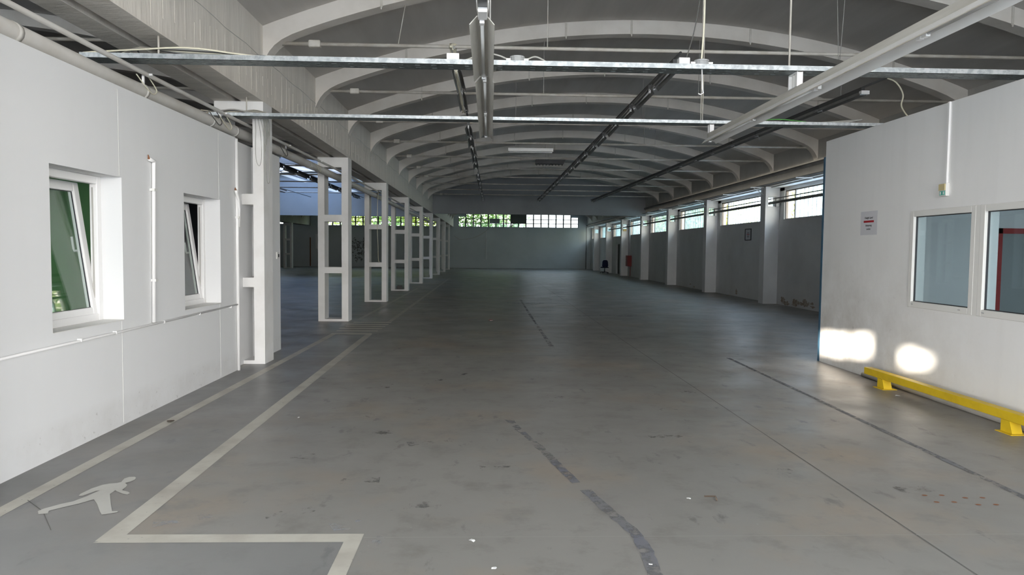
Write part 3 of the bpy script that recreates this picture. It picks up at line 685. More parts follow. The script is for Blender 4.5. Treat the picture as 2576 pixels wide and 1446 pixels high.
# notices
def text_mesh(txt, size):
    cu = bpy.data.curves.new('lettering', 'FONT'); cu.body = txt; cu.size = size; cu.align_x = 'CENTER'; cu.extrude = 0.0004
    o = bpy.data.objects.new('lettering', cu); C.objects.link(o); dg = bpy.context.evaluated_depsgraph_get()
    me = bpy.data.meshes.new_from_object(o.evaluated_get(dg)); bpy.data.objects.remove(o); return me
FACE = (PI / 2, 0, -PI / 2)        # text lying on a wall that faces -X
def notice(parent, s=1.0):
    for txt, z, h in (('Haegh Land', .215, .042), ('Belepeseg', .115, .038), ('terület', .068, .036)):
        me = text_mesh(txt, h * s); me.materials.clear(); me.materials.append(M['black_print'])
        put('lettering', me, parent, (-.003, 0, z * s), FACE)
    ob('red_bar', B(-.003, -.001, -.125 * s, .125 * s, .165 * s, .192 * s), 'red_print', parent)
nt_ = thing('paper_notice', 'white paper notice with a red bar on the right office wall', 'sign', (XR - .001, 9.35, 1.90))
ob('sheet', B(-.001, 0, -.205, .205, 0, .315), 'paper', nt_)
notice(nt_, 1.0)
fn = thing('framed_notice', 'small dark framed notice on the side wall between pilasters', 'sign', (9.329, 25.25, 2.08))
ob('sheet', B(-.008, 0, -.27, .27, .02, .40), 'paper', fn)
ob('frame', B(-.02, 0, -.30, -.26, 0, .42).box(-.02, 0, .26, .30, 0, .42).box(-.02, 0, -.26, .26, 0, .03).box(-.02, 0, -.26, .26, .39, .42), 'black_plastic', fn)
nn = put('print', B(-.010, -.009, -.13, .13, .20, .225).mesh('print', 'red_print'), fn)
for z, wd in ((.26, .10), (.15, .09), (.11, .05)): ob('lettering', B(-.010, -.009, -wd, wd, z, z + .018), 'black_print', fn)
ex = thing('emergency_lamp', 'small emergency lamp with yellow lens and green sign on the right office wall', 'lamp', (XR, 7.77, 2.295))
bevel(ob('housing', B(-.04, 0, -.062, .062, 0, .145), 'pvc_cream', ex), .006)
ob('lens', B(-.052, -.04, -.052, .052, .065, .135), 'lens_yellow', ex)
ob('exit_sign', B(-.045, -.04, -.045, .045, .012, .058), 'lens_green', ex)
ob('sign_mark', B(-.047, -.045, -.034, -.02, .02, .05), 'pvc_white', ex); ob('sign_mark', B(-.047, -.045, .02, .034, .02, .05), 'pvc_white', ex)
tag(ob('cable_trunking', B(XR - .022, XR, 7.738, 7.766, 2.44, 3.33), 'pvc_white'), 'white cable trunking rising from the emergency lamp', 'trunking')
# yellow guard rail and pipe along the wall foot
gr = thing('guard_rail', 'low yellow steel guard rail along the right office wall', 'guard rail', (4.88, 0, 0))
bevel(ob('rail', B(-.05, .05, 3.9, 8.88, .115, .20), 'yellow_paint', gr), .006)
for y in (8.5, 6.38, 4.2):
    ob('foot', MB().prism([(y - .09, 0.006), (y + .06, 0.006), (y + .06, .115), (y - .05, .115)], 'x', -.05, .05), 'yellow_paint', gr)
    ob('base_plate', B(-.09, .09, y - .13, y + .08, 0, .006), 'yellow_paint', gr)
run('floor_pipe', [(XR - .032, 3.5, .0315), (XR - .032, 9.3, .0315)], .032, 'pipe_grey', 'grey pipe lying along the foot of the right office wall')

# ------------------------------------------------------------------ front facade (behind the photographer) with its open gate
mb = MB()
GATE = (-3.05, 8.75, 0, 4.7)
wallgrid([-24.3, 9.6], [0, 5.95], [GATE, (-15.5, -3.05, 0, 4.7)], lambda a, b_, c, d: mb.box(a, b_, YF - .3, YF, c, d), mb)
struct(ob('wall_front', mb, 'side_wall_paint'))
# added unseen wall blocking sun at the gate; its gaps shape the sun patches
D = 70.0
def toward_sun(p, d): return (p[0] - SUN_T * d, p[1] - d, p[2] + SUN_E * d)
ND = Vector((SUN_T, 1.0, 0)).normalized(); NS = Vector((ND.y, -ND.x, 0))
c0 = Vector(toward_sun((5.08, 9.0, .35), D))
def suv(p):
    q = Vector(p); k = (c0 - q).dot(ND) / Vector((-SUN_T, -1, 0)).dot(ND); s_ = Vector(toward_sun(p, k)) - c0
    return s_.dot(NS), c0.z + s_.z
holes = []
for (ya, yb, za, zb) in ((10.25, 10.62, .18, .41), (9.8, 10.22, .20, .43), (9.25, 9.68, .27, .49), (8.22, 8.44, .30, .47), (7.98, 8.2, .34, .44)):
    a = [suv((5.08, y, z)) for y in (ya, yb) for z in (za, zb)]
    holes.append((min(p[0] for p in a), max(p[0] for p in a), min(p[1] for p in a), max(p[1] for p in a)))
nb = put('sun_mask_wall', None, None, (c0.x, c0.y, -.2), (0, 0, math.atan2(NS.y, NS.x))); tag(nb, 'added unseen wall masking the sun outside the gate', 'building')
mb = MB(); wallgrid([-20, 16], [0, 18], [(a, b_, c + .2, d + .2) for a, b_, c, d in holes], lambda a, b_, c, d: mb.box(a, b_, 0, .15, c, d), mb)
ob('sun_mask_panel', mb, 'sun_mask_plaster', nb)

# ------------------------------------------------------------------ tie rods
def rod_mesh():
    return MB().tube([(-5.95, 0, 0), (5.95, 0, 0)], .026, 8).mesh('bar', 'rod_paint', True)
rod_me = rod_mesh(); tb_me = MB().box(-.085, .085, -.05, .05, -.05, .05).mesh('turnbuckle', 'rod_paint')
for i, y in enumerate(RIBY):
    for xc, nm in ((XC, 'nave'), (XA, 'aisle')):
        if y < 0 or y > YE - 1: continue
        if y > YT - .8: continue
        if nm == 'nave' and COL0 - .1 < y < YT: lb = '%s painted steel tie rod of the main vault past the front cable tray' % ORD[int(round((y - COL0) / 3.004))]
        else: lb = 'painted steel tie rod of the ' + ('main vault in front of the cable trays' if nm == 'nave' else 'left aisle vault')
        t = thing('tie_rod', lb, 'tie rod', (xc, y + .17, 4.53), '%s tie rods' % nm)
        put('bar', rod_me, t); b_ = put('turnbuckle', tb_me, t, (-5.36, 0, 0)); bevel(b_, .02)

# ------------------------------------------------------------------ cable trays
def tray(name, y0, y1, z0, z1, xa, xb, label):
    t = thing(name, label, 'cable tray', (0, 0, 0))
    ob('side_rail', B(xa, xb, y0, y0 + .006, z0, z1), 'galvanised', t); ob('side_rail', B(xa, xb, y1 - .006, y1, z0, z1), 'galvanised', t)
    # perforated bottom: slotted strips
    mb = MB(); n = int((xb - xa) / .16)
    for k in range(n):
        a = xa + k * (xb - xa) / n; b_ = a + (xb - xa) / n
        mb.box(a, b_ - .05, y0, y1, z0, z0 + .003); mb.box(b_ - .05, b_, y0, y0 + .05, z0, z0 + .003)
        mb.box(b_ - .05, b_, y0 + .065, y1 - .065, z0, z0 + .003); mb.box(b_ - .05, b_, y1 - .05, y1, z0, z0 + .003)
    ob('tray_bottom', mb, 'tray_bottom', t)
    for x in (xa + 1.9, xa + 4.6, xa + 7.3):
        ob('joint_plate', B(x, x + .25, y0 - .004, y0, z0 + .006, z1 - .004), 'galvanised', t)
    return t
t1 = tray('cable_tray', 6.98, 7.19, 3.437, 3.487, -3.9, 5.6, 'wide galvanised cable tray spanning the hall between both office walls, near the front')
t2 = tray('cable_tray', 9.72, 9.92, 3.405, 3.45, -3.75, 5.5, 'narrow looking galvanised cable tray passing in front of the first column')
def bundle(label): return thing('cable_bundle', label, 'cables')
def cable(pts, r, m, label, group=None, parent=None):
    # smooth a polyline
    P = [Vector(p) for p in pts]; out = []
    for i in range(len(P) - 1):
        a, b_, c, d = P[max(i - 1, 0)], P[i], P[i + 1], P[min(i + 2, len(P) - 1)]
        for k in range(5):
            t = k / 5; out.append(.5 * ((2 * b_) + (c - a) * t + (2 * a - 5 * b_ + 4 * c - d) * t * t + (3 * b_ - a - 3 * c + d) * t ** 3))
    out.append(P[-1])
    if parent: return ob('cable', MB().tube(out, r, 5), m, parent, smooth=True)
    return run('cable', out, r, m, label, 'cable', group, 5)
bn_ = bundle('loose cables lying in the end of the front cable tray')
for k in range(6):
    cable([(-3.9 + .1 * k, 7.05 + .02 * k, 3.50), (-3.4, 7.06 + .018 * k, 3.54 + .01 * k), (-2.9, 7.04 + .02 * k, 3.56 - .008 * k), (-2.4 + .1 * k, 7.05 + .02 * k, 3.51), (-1.8, 7.06 + .02 * k, 3.455)], .009, ('cable_cream', 'cable_grey', 'cable_dark')[k % 3], None, None, bn_)
bn_ = bundle('loose cables spilling from the rear cable tray by the first column')
for k in range(6):
    cable([(-3.9, 9.75 + .02 * k, 3.40 + .02 * k), (-3.5, 9.78 + .02 * k, 3.50 - .01 * k), (-3.2, 9.76 + .02 * k, 3.46 + .01 * k), (-2.9, 9.78 + .015 * k, 3.45), (-2.2, 9.79 + .015 * k, 3.42)], .009, ('cable_grey', 'cable_dark', 'cable_cream')[k % 3], None, None, bn_)
cable([(-3.20, 9.86, 3.43), (-3.21, 9.93, 3.465), (-3.25, 10.10, 3.30), (-3.26, 10.112, 3.05), (-3.25, 10.112, 2.86), (-3.21, 10.112, 2.79), (-3.18, 10.112, 2.9), (-3.185, 10.11, 3.2), (-3.18, 9.94, 3.465), (-3.17, 9.87, 3.43)], .004, 'cable_grey', 'thin cable hanging in a loop on the first column face')
cable([(-3.145, 9.87, 3.43), (-3.145, 9.935, 3.462), (-3.148, 10.10, 3.25), (-3.15, 10.2, 2.8), (-3.15, 10.26, 2.6), (-3.15, 10.34, 2.57), (-3.15, 10.39, 2.7), (-3.15, 10.40, 3.4)], .004, 'cable_grey', 'thin cable looped down the side of the first column')
bn_ = bundle('cable ends dangling beside the first column')
for k in range(4):
    cable([(-3.12 + .018 * k, 9.86, 3.43), (-3.11 + .018 * k, 9.935, 3.462), (-3.12 + .008 * k, 10.05 + .05 * k, 3.40), (-3.138, 10.16 + .06 * k, 3.25), (-3.143, 10.17 + .06 * k, 3.0 + .1 * k)], .006, 'cable_grey', None, None, bn_)
cable([(3.6, 9.85, 3.46), (4.0, 9.84, 3.50), (4.4, 9.84, 3.47)], .008, 'cable_green', 'green cable bowed up out of the rear cable tray')
bn_ = bundle('grey cables leaving the rear tray over the right office')
for k in range(3):
    cable([(4.5, 9.78 + .03 * k, 3.45), (4.8, 9.8 + .03 * k, 3.44 + .02 * k), (5.2, 9.85 + .03 * k, 3.52)], .012, 'cable_grey', None, None, bn_)
for x, nm in ((0.27, 'nearer the left lamp row'), (2.1, 'nearer the right lamp row')):
    jb = thing('junction_box', 'round grey junction box on the front cable tray %s' % nm, 'junction box', (x, 7.09, 3.44))
    ob('body', MB().tube([(0, 0, 0), (0, 0, .092)], .07, 14), 'box_grey', jb); ob('lid', MB().tube([(0, 0, .092), (0, 0, .107)], .075, 14), 'box_grey', jb)
    ob('gland', B(.06, .11, -.02, .02, .055, .09), 'pvc_cream', jb); ob('gland', B(-.11, -.06, -.02, .02, .055, .09), 'pvc_cream', jb)
cable([(-.25, 7.08, 3.50), (-.05, 7.08, 3.57), (.08, 7.09, 3.56), (.18, 7.09, 3.52)], .009, 'cable_grey', 'grey cable curling into the junction box by the left lamp row')
cable([(.36, 7.09, 3.52), (.45, 7.08, 3.55), (.56, 7.08, 3.50)], .009, 'cable_grey', 'grey cable end beyond the junction box')
tag(ob('terminal_box', B(-.42, -.30, 7.02, 7.1, 3.44, 3.555), 'pvc_cream'), 'small pale terminal box on the front cable tray', 'box')
tag(ob('terminal_box', B(1.86, 1.965, 7.02, 7.1, 3.44, 3.555), 'pvc_white'), 'small white terminal box on the front cable tray where black wires arrive', 'box')
run('wire_hook', [(2.08, 7.0, 3.44), (2.09, 7.0, 3.25), (2.10, 7.0, 3.21), (2.07, 7.0, 3.195), (2.05, 7.0, 3.205)], .006, 'pvc_white', 'white wire hook hanging below the front cable tray', 'hook')

# ------------------------------------------------------------------ hanger rods and wires
def hang(x, y, z0, z1, r, m, label, x1=None, y1=None):
    return run('hanger_rod', [(x, y, z0), (x1 if x1 is not None else x, y1 if y1 is not None else y, z1)], r, m, label, 'hanger', 'ceiling hangers', 6)
hang(2.98, 7.08, 3.44, zv(.1) + .05, .010, 'rod_paint', 'painted rod carrying the front cable tray near the right lamp row')
hang(-.0, 7.08, 3.44, zv(2.9) + .05, .008, 'thin_steel', 'thin rod carrying the front cable tray at the left lamp row')
hang(-3.2, 7.08, 3.44, 3.70, .010, 'rod_paint', 'painted rod above the left end of the front cable tray')
for dx in (-.012, .012): hang(2.93 + dx, 9.82, 3.45, zv(.1) + .05, .008, 'rod_paint', 'one of two close rods carrying the rear cable tray')
hang(-3.28, 9.82, 3.41, 3.70, .008, 'rod_paint', 'short rod above the left end of the rear cable tray')
hang(.82, 10.28, 4.54, zr(.82 - XC) + .02, .007, 'rod_paint', 'thin hanger above the first tie rod near the middle')
hang(-1.3, 10.28, 4.55, 5.12, .006, 'rod_paint', 'slanting wire above the left part of the first tie rod', -1.2, 10.3)
for dx in (-.04, .04): hang(5.05 + dx * .3, 10.262, 4.45, zr(2.2) + .03, .005, 'thin_steel', 'one of a pair of thin wires on the right part of the first tie rod', 5.05 + dx * 1.6)
for yy, xx in ((13.3, (1.0, 3.9, 6.6)), (16.3, (.6, 3.5)), (19.3, (.1, 4.2)), (22.3, (-.4, 5.2)), (25.3, (-.5, 2.0)), (28.3, (-.6, 6.0))):
    for x in xx: hang(x, yy, 4.54, zr(x - XC) + .02, .006, 'thin_steel', 'thin hanger between vault and a tie rod farther back')
cable([(2.30, 7.58, 5.86), (2.24, 7.44, 5.1), (2.18, 7.16, 4.60), (2.14, 7.12, 4.42), (2.10, 7.1, 4.3), (2.02, 7.07, 3.85), (1.94, 7.06, 3.56)], .006, 'cable_dark', 'black twisted wire dropping from the vault to the front tray')
cable([(2.12, 7.1, 4.35), (2.12, 7.1, 3.9), (2.10, 7.09, 3.545)], .010, 'cable_cream', 'cream cable dropping into the junction box by the right lamp row')

# ------------------------------------------------------------------ fluorescent lamps
def lamp_meshes(wd, hgt, L, rm, tm):
    h = wd / 2
    refl = MB()
    # folded sheet: two flared wings with small inner returns
    pr = [(-h, 0), (-.036, hgt), (.036, hgt), (h, 0), (h - .004, -.002), (.034, hgt - .006), (-.034, hgt - .006), (-h + .004, -.002)]
    refl.prism(pr, 'y', 0, L)
    return dict(reflector=refl.mesh('reflector', rm), trunking=B(-.03, .03, 0, L, hgt, hgt + .065).mesh('trunking', tm),
                tube=MB().tube([(0, .06, .035), (0, L - .06, .035)], .0135, 8).mesh('tube', 'tube_glass', True),
                lampholder=MB().box(-.016, .016, 0, .05, .012, hgt).mesh('lampholder', 'pvc_white'))
def lamp(me, loc, label, group, L, rz=0.0, tube=True, cat='lamp'):
    t = thing('fluorescent_lamp', label, cat, loc, group, (0, 0, rz))
    for k in ('trunking', 'reflector'): put(k, me[k], t)
    if tube: put('tube', me['tube'], t)
    put('lampholder', me['lampholder'], t, (0, .01, 0)); put('lampholder', me['lampholder'], t, (0, L - .06, 0))
    return t
LN = 1.62
front_me = lamp_meshes(.172, .058, 1.63, 'enamel_cream', 'enamel_white')
for k, (y, dx) in enumerate(((4.86, -.02), (6.49, .0), (8.12, .0))):
    lamp(front_me, (-.045 + dx * .5, y, 3.155 + .006 * (k == 0)), ('unlit fluorescent lamp of the left near row, its white end cap at the dark trunking', 'unlit fluorescent lamp of the left near row below the front tray', 'unlit fluorescent lamp of the left near row below the rear tray')[k], 'near left lamp row', 1.63)
lt = thing('lamp_trunking', 'dark empty trunking carrying on from the left near lamp row', 'trunking', (-.05, 0, 3.215))
ob('channel', B(-.03, .03, 1.0, 4.72, 0, .05), 'dark_trunking', lt); ob('edge', B(-.035, -.03, 1.0, 4.85, -.01, .06), 'enamel_cream', lt); ob('edge', B(.03, .035, 1.0, 4.85, -.01, .06), 'enamel_cream', lt)
ob('end_clip', MB().prism([(-.042, .045), (.042, .045), (.028, -.03), (-.028, -.03)], 'y', 4.68, 4.84), 'pvc_white', lt)
right_me = lamp_meshes(.20, .067, LN, 'enamel_white', 'enamel_cream')
lip_me = B(-.104, -.094, 0, LN, -.007, .0).mesh('lip', 'rod_paint')
for k in range(6):
    t = lamp(right_me, (3.05, 9.85 - LN * (6 - k), 3.155), '%s white lamp of the continuous near right row, counted from the rear cable tray' % ORD[5 - k], 'near right lamp row', LN, tube=(k != 3))
    put('lip', lip_me, t)
def tray_bracket(x, y0, y1, z0, z1, label):
    t = thing('lamp_bracket', label, 'bracket', (x, y0, z0)); L = y1 - y0; H = z1 - z0
    bevel(ob('frame', B(-.03, .03, 0, .02, 0, H).box(-.03, .03, L - .02, L, 0, H).box(-.03, .03, 0, L, H - .015, H).box(-.03, .03, 0, L, 0, .015), 'pvc_white', t), .004)
    ob('coil', MB().tube([(0, L * .33, .01), (.0, L * .33, H - .01)], .022, 8), 'pvc_cream', t); ob('coil', MB().tube([(0, L * .66, .01), (0, L * .66, H - .01)], .02, 8), 'pvc_cream', t)
tray_bracket(3.05, 6.98, 7.19, 3.28, 3.437, 'white bracket hanging the right lamp row from the front cable tray')
tray_bracket(3.05, 9.73, 9.83, 3.28, 3.405, 'white bracket hanging the right lamp row from the rear cable tray')
tray_bracket(-.045, 7.02, 7.15, 3.275, 3.44, 'white bracket hanging the left lamp row from the front cable tray')
tray_bracket(-.045, 9.66, 9.76, 3.275, 3.408, 'white bracket hanging the left lamp row from the rear cable tray')
rear_me = lamp_meshes(.16, .08, 1.45, 'dull_reflector', 'dark_trunking')
slim_me = lamp_meshes(.12, .06, 1.5, 'dull_reflector', 'dark_trunking')
for k in range(17):
    if k in (2, 8, 13): continue
    lamp(rear_me, (-.50 + .012 * k, 10.9 + 1.68 * k, 4.328), '%s dark lamp of the rear row left of the crown, counting from the trays' % ORD[k], 'rear left lamp row', 1.45, rz=.01 * ((k * 7) % 5 - 2), tube=k % 3 != 1)
for k in range(18):
    lamp(rear_me, (2.72, 10.5 + 1.62 * k, 4.328), '%s dark lamp of the rear row under the crown, counting from the trays' % ORD[k], 'rear middle lamp row', 1.45, rz=.008 * ((k * 5) % 5 - 2))
for k in range(18):
    lamp(slim_me, (6.36 - .035 * k, 12.05 + 1.52 * k, 4.348), '%s slim glinting lamp of the rear right row, counting from the trays' % ORD[k], 'rear right lamp row', 1.5, rz=.02)
for x, n0 in ((-7.0, 14), (-9.9, 12)):
    for k in range(n0):
        lamp(rear_me, (x, 14 + 1.8 * k, 4.328), 'dark unlit lamp in a row over the left aisle', 'left aisle lamp rows', 1.45)
# continuous carriers of the three rear rows
for x, xe, y0, y1, nm in ((-.50, -.28, 10.6, 39.8, 'left of the vault crown'), (2.72, 2.72, 10.2, 39.8, 'under the vault crown'), (6.40, 5.72, 11.4, 39.8, 'on the right'), (-7.0, -7.0, 13.2, 40.1, 'nearest the columns in the left aisle'), (-9.9, -9.9, 13.2, 40.1, 'along the middle of the left aisle')):
    run('lamp_carrier', [(x, y0, 4.487), (xe, y1, 4.487)], .018, 'dark_trunking', 'dark carrier rail of the rear lamp row %s' % nm, 'rail')
bn_ = bundle('pale cable bundle hanging on the rear left lamp row')
for k in range(7):
    jx = [((k * 5 + q * 3) % 7 - 3) * .012 for q in range(9)]
    cable([(-.53 + jx[0], 10.2, 4.50 - .02 * (k % 3)), (-.53 + jx[1], 10.29, 4.568), (-.53 + jx[1], 10.45, 4.52), (-.52 + jx[2] * .7, 10.78, 4.40), (-.51 + jx[3] * .5, 10.88, 4.30), (-.50 + jx[4] * .45, 11.6, 4.305 - .013 * (k % 3)), (-.49 + jx[5] * .8, 12.6, 4.27 - .011 * (k % 4)), (-.48 + jx[6] * .35, 13.3, 4.25 - .012 * (k % 3)), (-.48 + jx[7] * 1.5, 13.75, 4.31 - .05 * (k % 2))], .012, ('cable_cream', 'cable_grey', 'cable_cream')[k % 3], None, None, bn_)
cable([(6.40, 11.42, 4.487), (6.53, 11.35, 4.40), (6.62, 11.3, 4.2), (6.60, 11.3, 4.02), (6.70, 11.28, 3.85), (6.86, 11.26, 3.7)], .012, 'cable_cream', 'cream cable hanging from the end of the rear right lamp row')
ob('lamp_end_cap', B(-.07, .07, -.03, .05, -.03, .03), 'pvc_white', bpy.data.objects['lamp_carrier.002'], (6.38, 12.03, 4.385))
# crosswise lamp and dark louvre lamp under tie rods
xl = thing('batten_lamp', 'white batten lamp hung crosswise under a tie rod', 'lamp', (1.12, 19.3, 4.27))
bevel(ob('housing', B(-.61, .61, -.05, .05, .04, .13), 'enamel_white', xl), .008); ob('tube', MB().tube([(-.58, -.0, .02), (.58, 0, .02)], .015, 8), 'tube_glass', xl)
ob('wire', MB().tube([(-.4, 0, .13), (-.4, 0, .26)], .006, 5).tube([(.4, 0, .13), (.4, 0, .26)], .006, 5), 'thin_steel', xl)
lv = thing('louvre_lamp', 'black louvred lamp hung under a tie rod behind the batten lamp', 'lamp', (1.9, 22.3, 4.34))
ob('housing', MB().prism([(-.45, 0), (.42, 0), (.48, .13), (-.45, .13)], 'y', -.12, .12), 'black_plastic', lv)
for k in range(9): ob('louvre', B(-.42 + k * .1, -.40 + k * .1, -.125, .125, -.03, 0), 'black_plastic', lv)
ob('wire', MB().tube([(-.35, 0, .13), (-.35, 0, .2)], .006, 5).tube([(.35, 0, .13), (.35, 0, .2)], .006, 5), 'thin_steel', lv)

# ------------------------------------------------------------------ pipes along the left row
MP = [(-3.51, 1.0, 3.235), (-3.51, 6.9, 3.205), (-3.515, 10.2, 3.25), (-3.52, 16.3, 3.295), (-3.52, 46.0, 3.30)]
SPT = [(-3.42, 1.0, 3.38), (-3.42, 6.9, 3.36), (-3.42, 9.8, 3.37), (-3.42, 16.1, 3.415), (-3.42, 46, 3.42)]
def along(pts, y):
    for a, b_ in zip(pts[:-1], pts[1:]):
        if a[1] <= y <= b_[1]:
            t = (y - a[1]) / (b_[1] - a[1]); return a[0] + (b_[0] - a[0]) * t, a[2] + (b_[2] - a[2]) * t
bp = run('main_pipe', MP, .074, 'pipe_grey', 'thick grey pipe running along the top of the left office wall and through the columns', seg=14)
for y in (5.4, 7.35, 9.1, 9.95, 12.2, 14.0, 16.9):
    (xa, za), (xb, zb) = along(MP, y), along(MP, y + .05)
    ob('coupling', MB().tube([(xa, y, za), (xb, y + .05, zb)], .079, 14), 'pipe_grey', bp, smooth=True)
sp = run('slim_pipe', SPT, .024, 'pipe_grey', 'slim pipe on brackets just above the thick pipe')
for y in (4.9, 7.3, 9.35, 12.3, 14.6, 17.6):
    zs = along(SPT, y)[1]; zm = along(MP, y)[1]
    ob('bracket', B(-3.47, -3.45, y, y + .02, zm + .045, zs + .04).box(-3.47, -3.37, y, y + .02, zs - .01, zs + .01), 'pvc_white', sp)
for k, y in enumerate((7.2, 9.0, 9.35, 12.0, 14.4)):
    cable([(-3.45, y - .05, 3.33), (-3.43, y + .1, 3.24), (-3.43, y + .25, 3.20), (-3.44, y + .35, 3.26), (-3.45, y + .2, 3.36)], .006, 'cable_dark' if k % 2 else 'cable_cream', 'short cable loop tied to the pipes above the left wall', 'cable loops on the left pipes')
cable([(-3.43, 22.3, 3.41), (-3.43, 22.15, 3.05), (-3.43, 22.115, 2.5), (-3.43, 22.115, 2.18), (-3.42, 22.17, 1.75), (-3.41, 22.2, 1.3), (-3.36, 22.22, 1.236)], .010, 'cable_cream', 'cable hanging down inside the second free-standing column')

# ------------------------------------------------------------------ skylight in the aisle vault
sk = struct(put('window_15', None)); sk['label'] = 'glazed skylight in the crown of the left aisle vault'
us = [-2.4 + i * .8 for i in range(7)]
fr = MB()
for u in us: fr.box(XA + u - .025, XA + u + .025, HOLE[2], HOLE[3], zv(u) + .02, zv(u) + .1)
ob('window_frame', fr, 'window_frame_dark', sk)
for j in range(2):
    y0 = HOLE[2] + j * 3.1
    for u in us[:-1]:
        ob('pane', MB().quad((XA + u, y0, zv(u) + .07), (XA + u + .8, y0, zv(u + .8) + .07), (XA + u + .8, y0 + 3.06, zv(u + .8) + .07), (XA + u, y0 + 3.06, zv(u) + .07)), 'skylight_glass', sk)

# ------------------------------------------------------------------ small things
fh = thing('fire_hose_cabinet', 'red fire hose cabinet on the side wall', 'cabinet', (9.33, 46.2, .67))
bevel(ob('body', B(-.27, 0, -.3, .3, 0, .70), 'red_paint', fh), .01); ob('door', B(-.285, -.27, -.28, .28, .02, .68), 'red_paint', fh); ob('handle', B(-.30, -.285, .18, .22, .3, .4), 'thin_steel', fh)
run('riser_pipe', [(9.22, 46.1, 1.37), (9.22, 46.1, 3.7)], .028, 'side_wall_paint', 'pale riser pipe above the red cabinet')
run('riser_pipe', [(9.28, 46.1, .02), (9.28, 46.1, .67)], .018, 'red_paint', 'thin red pipe below the red cabinet')
tag(ob('cable_box', B(8.98, 9.2, 47.14, 47.2, 2.98, 3.12), 'bulletin'), 'tan box on the pilaster past the red cabinet', 'box')
# swivel chair
ch = thing('swivel_chair', 'dark blue swivel chair standing by the side wall', 'chair', (8.62, 52.3, 0))
bpts = [(.23 * math.copysign(abs(math.cos(t)) ** .6, math.cos(t)) * (1.0 if math.sin(t) < 0 else .93), .70 + .285 * math.copysign(abs(math.sin(t)) ** .7, math.sin(t))) for t in [k * 2 * PI / 28 for k in range(28)]]
bevel(ob('backrest', MB().prism(bpts, 'y', -.26, -.19), 'chair_fabric', ch), .02)
spts = [(.25 * math.copysign(abs(math.cos(t)) ** .5, math.cos(t)), .24 * math.copysign(abs(math.sin(t)) ** .5, math.sin(t))) for t in [k * 2 * PI / 28 for k in range(28)]]
bevel(ob('seat', MB().prism(spts, 'z', .40, .48), 'chair_fabric', ch), .02)
ob('back_stem', MB().tube([(0, -.1, .39), (0, -.27, .40), (0, -.285, .55)], .018, 6), 'black_plastic', ch)
ob('gas_column', MB().tube([(0, 0, .08), (0, 0, .25), (0, 0, .40)], [.035, .028, .02], 10), 'black_plastic', ch)
for s_ in (-1, 1): ob('armrest_stub', B(s_ * .26 - .03, s_ * .26 + .03, -.08, .1, .40, .46), 'black_plastic', ch)
for k in range(5):
    a = 2 * PI * k / 5 + .3
    lg = ob('base_leg', MB().tube([(0, 0, .10), (.17 * math.cos(a), .17 * math.sin(a), .095), (.31 * math.cos(a), .31 * math.sin(a), .065)], [.028, .022, .016], 6), 'black_plastic', ch)
    ob('caster', MB().tube([(.31 * math.cos(a) - .02 * math.sin(a), .31 * math.sin(a) + .02 * math.cos(a), .03), (.31 * math.cos(a) + .02 * math.sin(a), .31 * math.sin(a) - .02 * math.cos(a), .03)], .03, 10), 'black_plastic', lg)
# litter
def scrap(x, y, s, m, label):
    mb = MB(); n = 7
    ring = [(x + s * math.cos(t) * rng.uniform(.6, 1.1), y + s * math.sin(t) * rng.uniform(.6, 1.1), .004 + rng.uniform(0, s * .3)) for t in [k * 2 * PI / n for k in range(n)]]
    for i in range(n): mb.quad((x, y, .004 + s * .25), ring[i], ring[(i + 1) % n])
    for i in range(n): mb.quad(ring[(i + 1) % n], ring[i], (x, y, .0035))
    tag(ob('litter', mb, m), label, 'litter')
scrap(.067, 16.5, .07, 'red_litter', 'red and white scrap on the open floor')
scrap(.08, 16.42, .05, 'white_litter', 'white scrap lying against the red one')
scrap(-.079, 3.94, .022, 'white_litter', 'pale flattened scrap in front of the cream crossbar end')
scrap(.044, 3.59, .018, 'white_litter', 'small white paper chip at the front of the floor')
scrap(5.0 - .24, 8.0, .035, 'white_litter', 'crumpled white paper below the yellow guard rail')
scrap(-1.83, 6.885, .015, 'white_litter', 'tiny white scrap beside the long walkway line')
scrap(.87, 3.63, .012, 'white_litter', 'tiny white crumb on the dark tape trace')
scrap(1.35, 4.62, .018, 'white_litter', 'bluish white crumb beside a dark twig')
scrap(-2.98, 6.72, .05, 'leaf_litter', 'dry dark leaf on the line by the office wall')
run('twig', [(1.47, 4.66, .006), (1.54, 4.64, .012), (1.53, 4.58, .006)], .005, 'leaf_litter', 'dark curled twig on the floor', 'twig', None, 5)

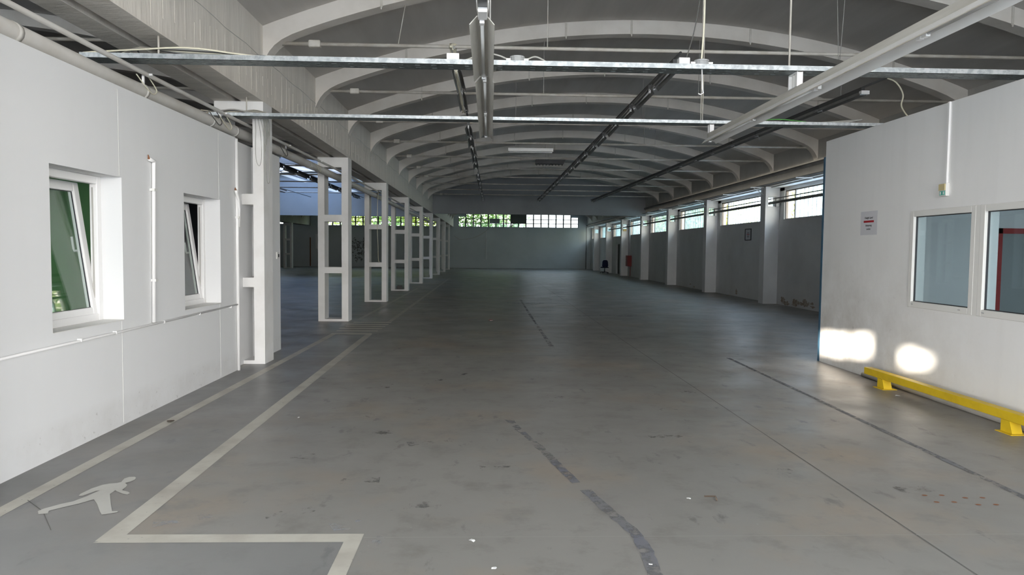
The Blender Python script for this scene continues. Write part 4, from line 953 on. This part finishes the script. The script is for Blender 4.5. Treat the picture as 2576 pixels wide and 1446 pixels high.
# ------------------------------------------------------------------ greenery outside the windows
def tree_meshes(seed, m, n, rx, ry, rz, zc):
    r_ = random.Random(seed); mb = MB()
    for _ in range(n):
        while True:
            p = Vector((r_.uniform(-1, 1), r_.uniform(-1, 1), r_.uniform(-1, 1)))
            if .25 < p.length < 1: break
        c = Vector((p.x * rx, p.y * ry, zc + p.z * rz)); s = r_.uniform(.10, .22)
        a = Vector((r_.gauss(0, 1), r_.gauss(0, 1), r_.gauss(0, 1))).normalized(); b_ = a.orthogonal().normalized()
        mb.quad(*[tuple(c + a * (s * i) + b_ * (s * .6 * j)) for i, j in ((-1, 0), (0, -1), (1, 0), (0, 1))])
    crown = mb.mesh('foliage', m)
    tr = MB().tube([(0, 0, -.2), (.1, .05, zc * .5), (0, 0, zc + rz * .5)], [.16, .12, .04], 8)
    for k in range(6):
        a = k * PI / 3; tr.tube([(0.05, 0, zc * .7), (rx * .5 * math.cos(a), ry * .5 * math.sin(a), zc + .2)], [.06, .02], 5)
    return crown, tr.mesh('trunk', 'bark')
TM = {'g': tree_meshes(1, 'leaf_green', 1500, 2.4, 2.2, 2.6, 4.4), 'y': tree_meshes(2, 'leaf_yellow', 1300, 2.0, 2.0, 2.4, 3.8), 'p': tree_meshes(3, 'leaf_pale', 1100, 2.2, 2.0, 2.4, 4.2)}
def tree(kind, x, y, s, label, group):
    t = thing('tree', label, 'tree', (x, y, 0), group, (0, 0, x * 1.3)); t.scale = (s, s, s)
    put('foliage', TM[kind][0], t); put('trunk', TM[kind][1], t)
for x, y, k_, s in ((-1.6, 69, 'g', 1.0), (1.9, 74.5, 'p', 1.1)):
    tree(k_, x, y, s, ('green tree' if k_ == 'g' else 'pale green tree') + ' outside the left half of the far window band', 'trees beyond the far wall')
for x, y, k_, s in ((-6.4, 69, 'y', 1.0), (-10, 74.5, 'g', 1.15), (-13.2, 69, 'y', 1.0), (-18, 72, 'y', 1.0)):
    tree(k_, x, y, s, ('yellowing tree' if k_ == 'y' else 'green tree') + ' outside the left aisle window band', 'trees beyond the aisle wall')
for i, (x, y) in enumerate(((15.5, 27), (16.5, 36.5), (15.0, 44.0), (15.5, 53), (15, 60))):
    tree('y' if i % 2 == 0 else 'p', x, y, .95, ('yellowing' if i % 2 == 0 else 'pale green') + ' tree outside the side windows', 'trees beside the hall')
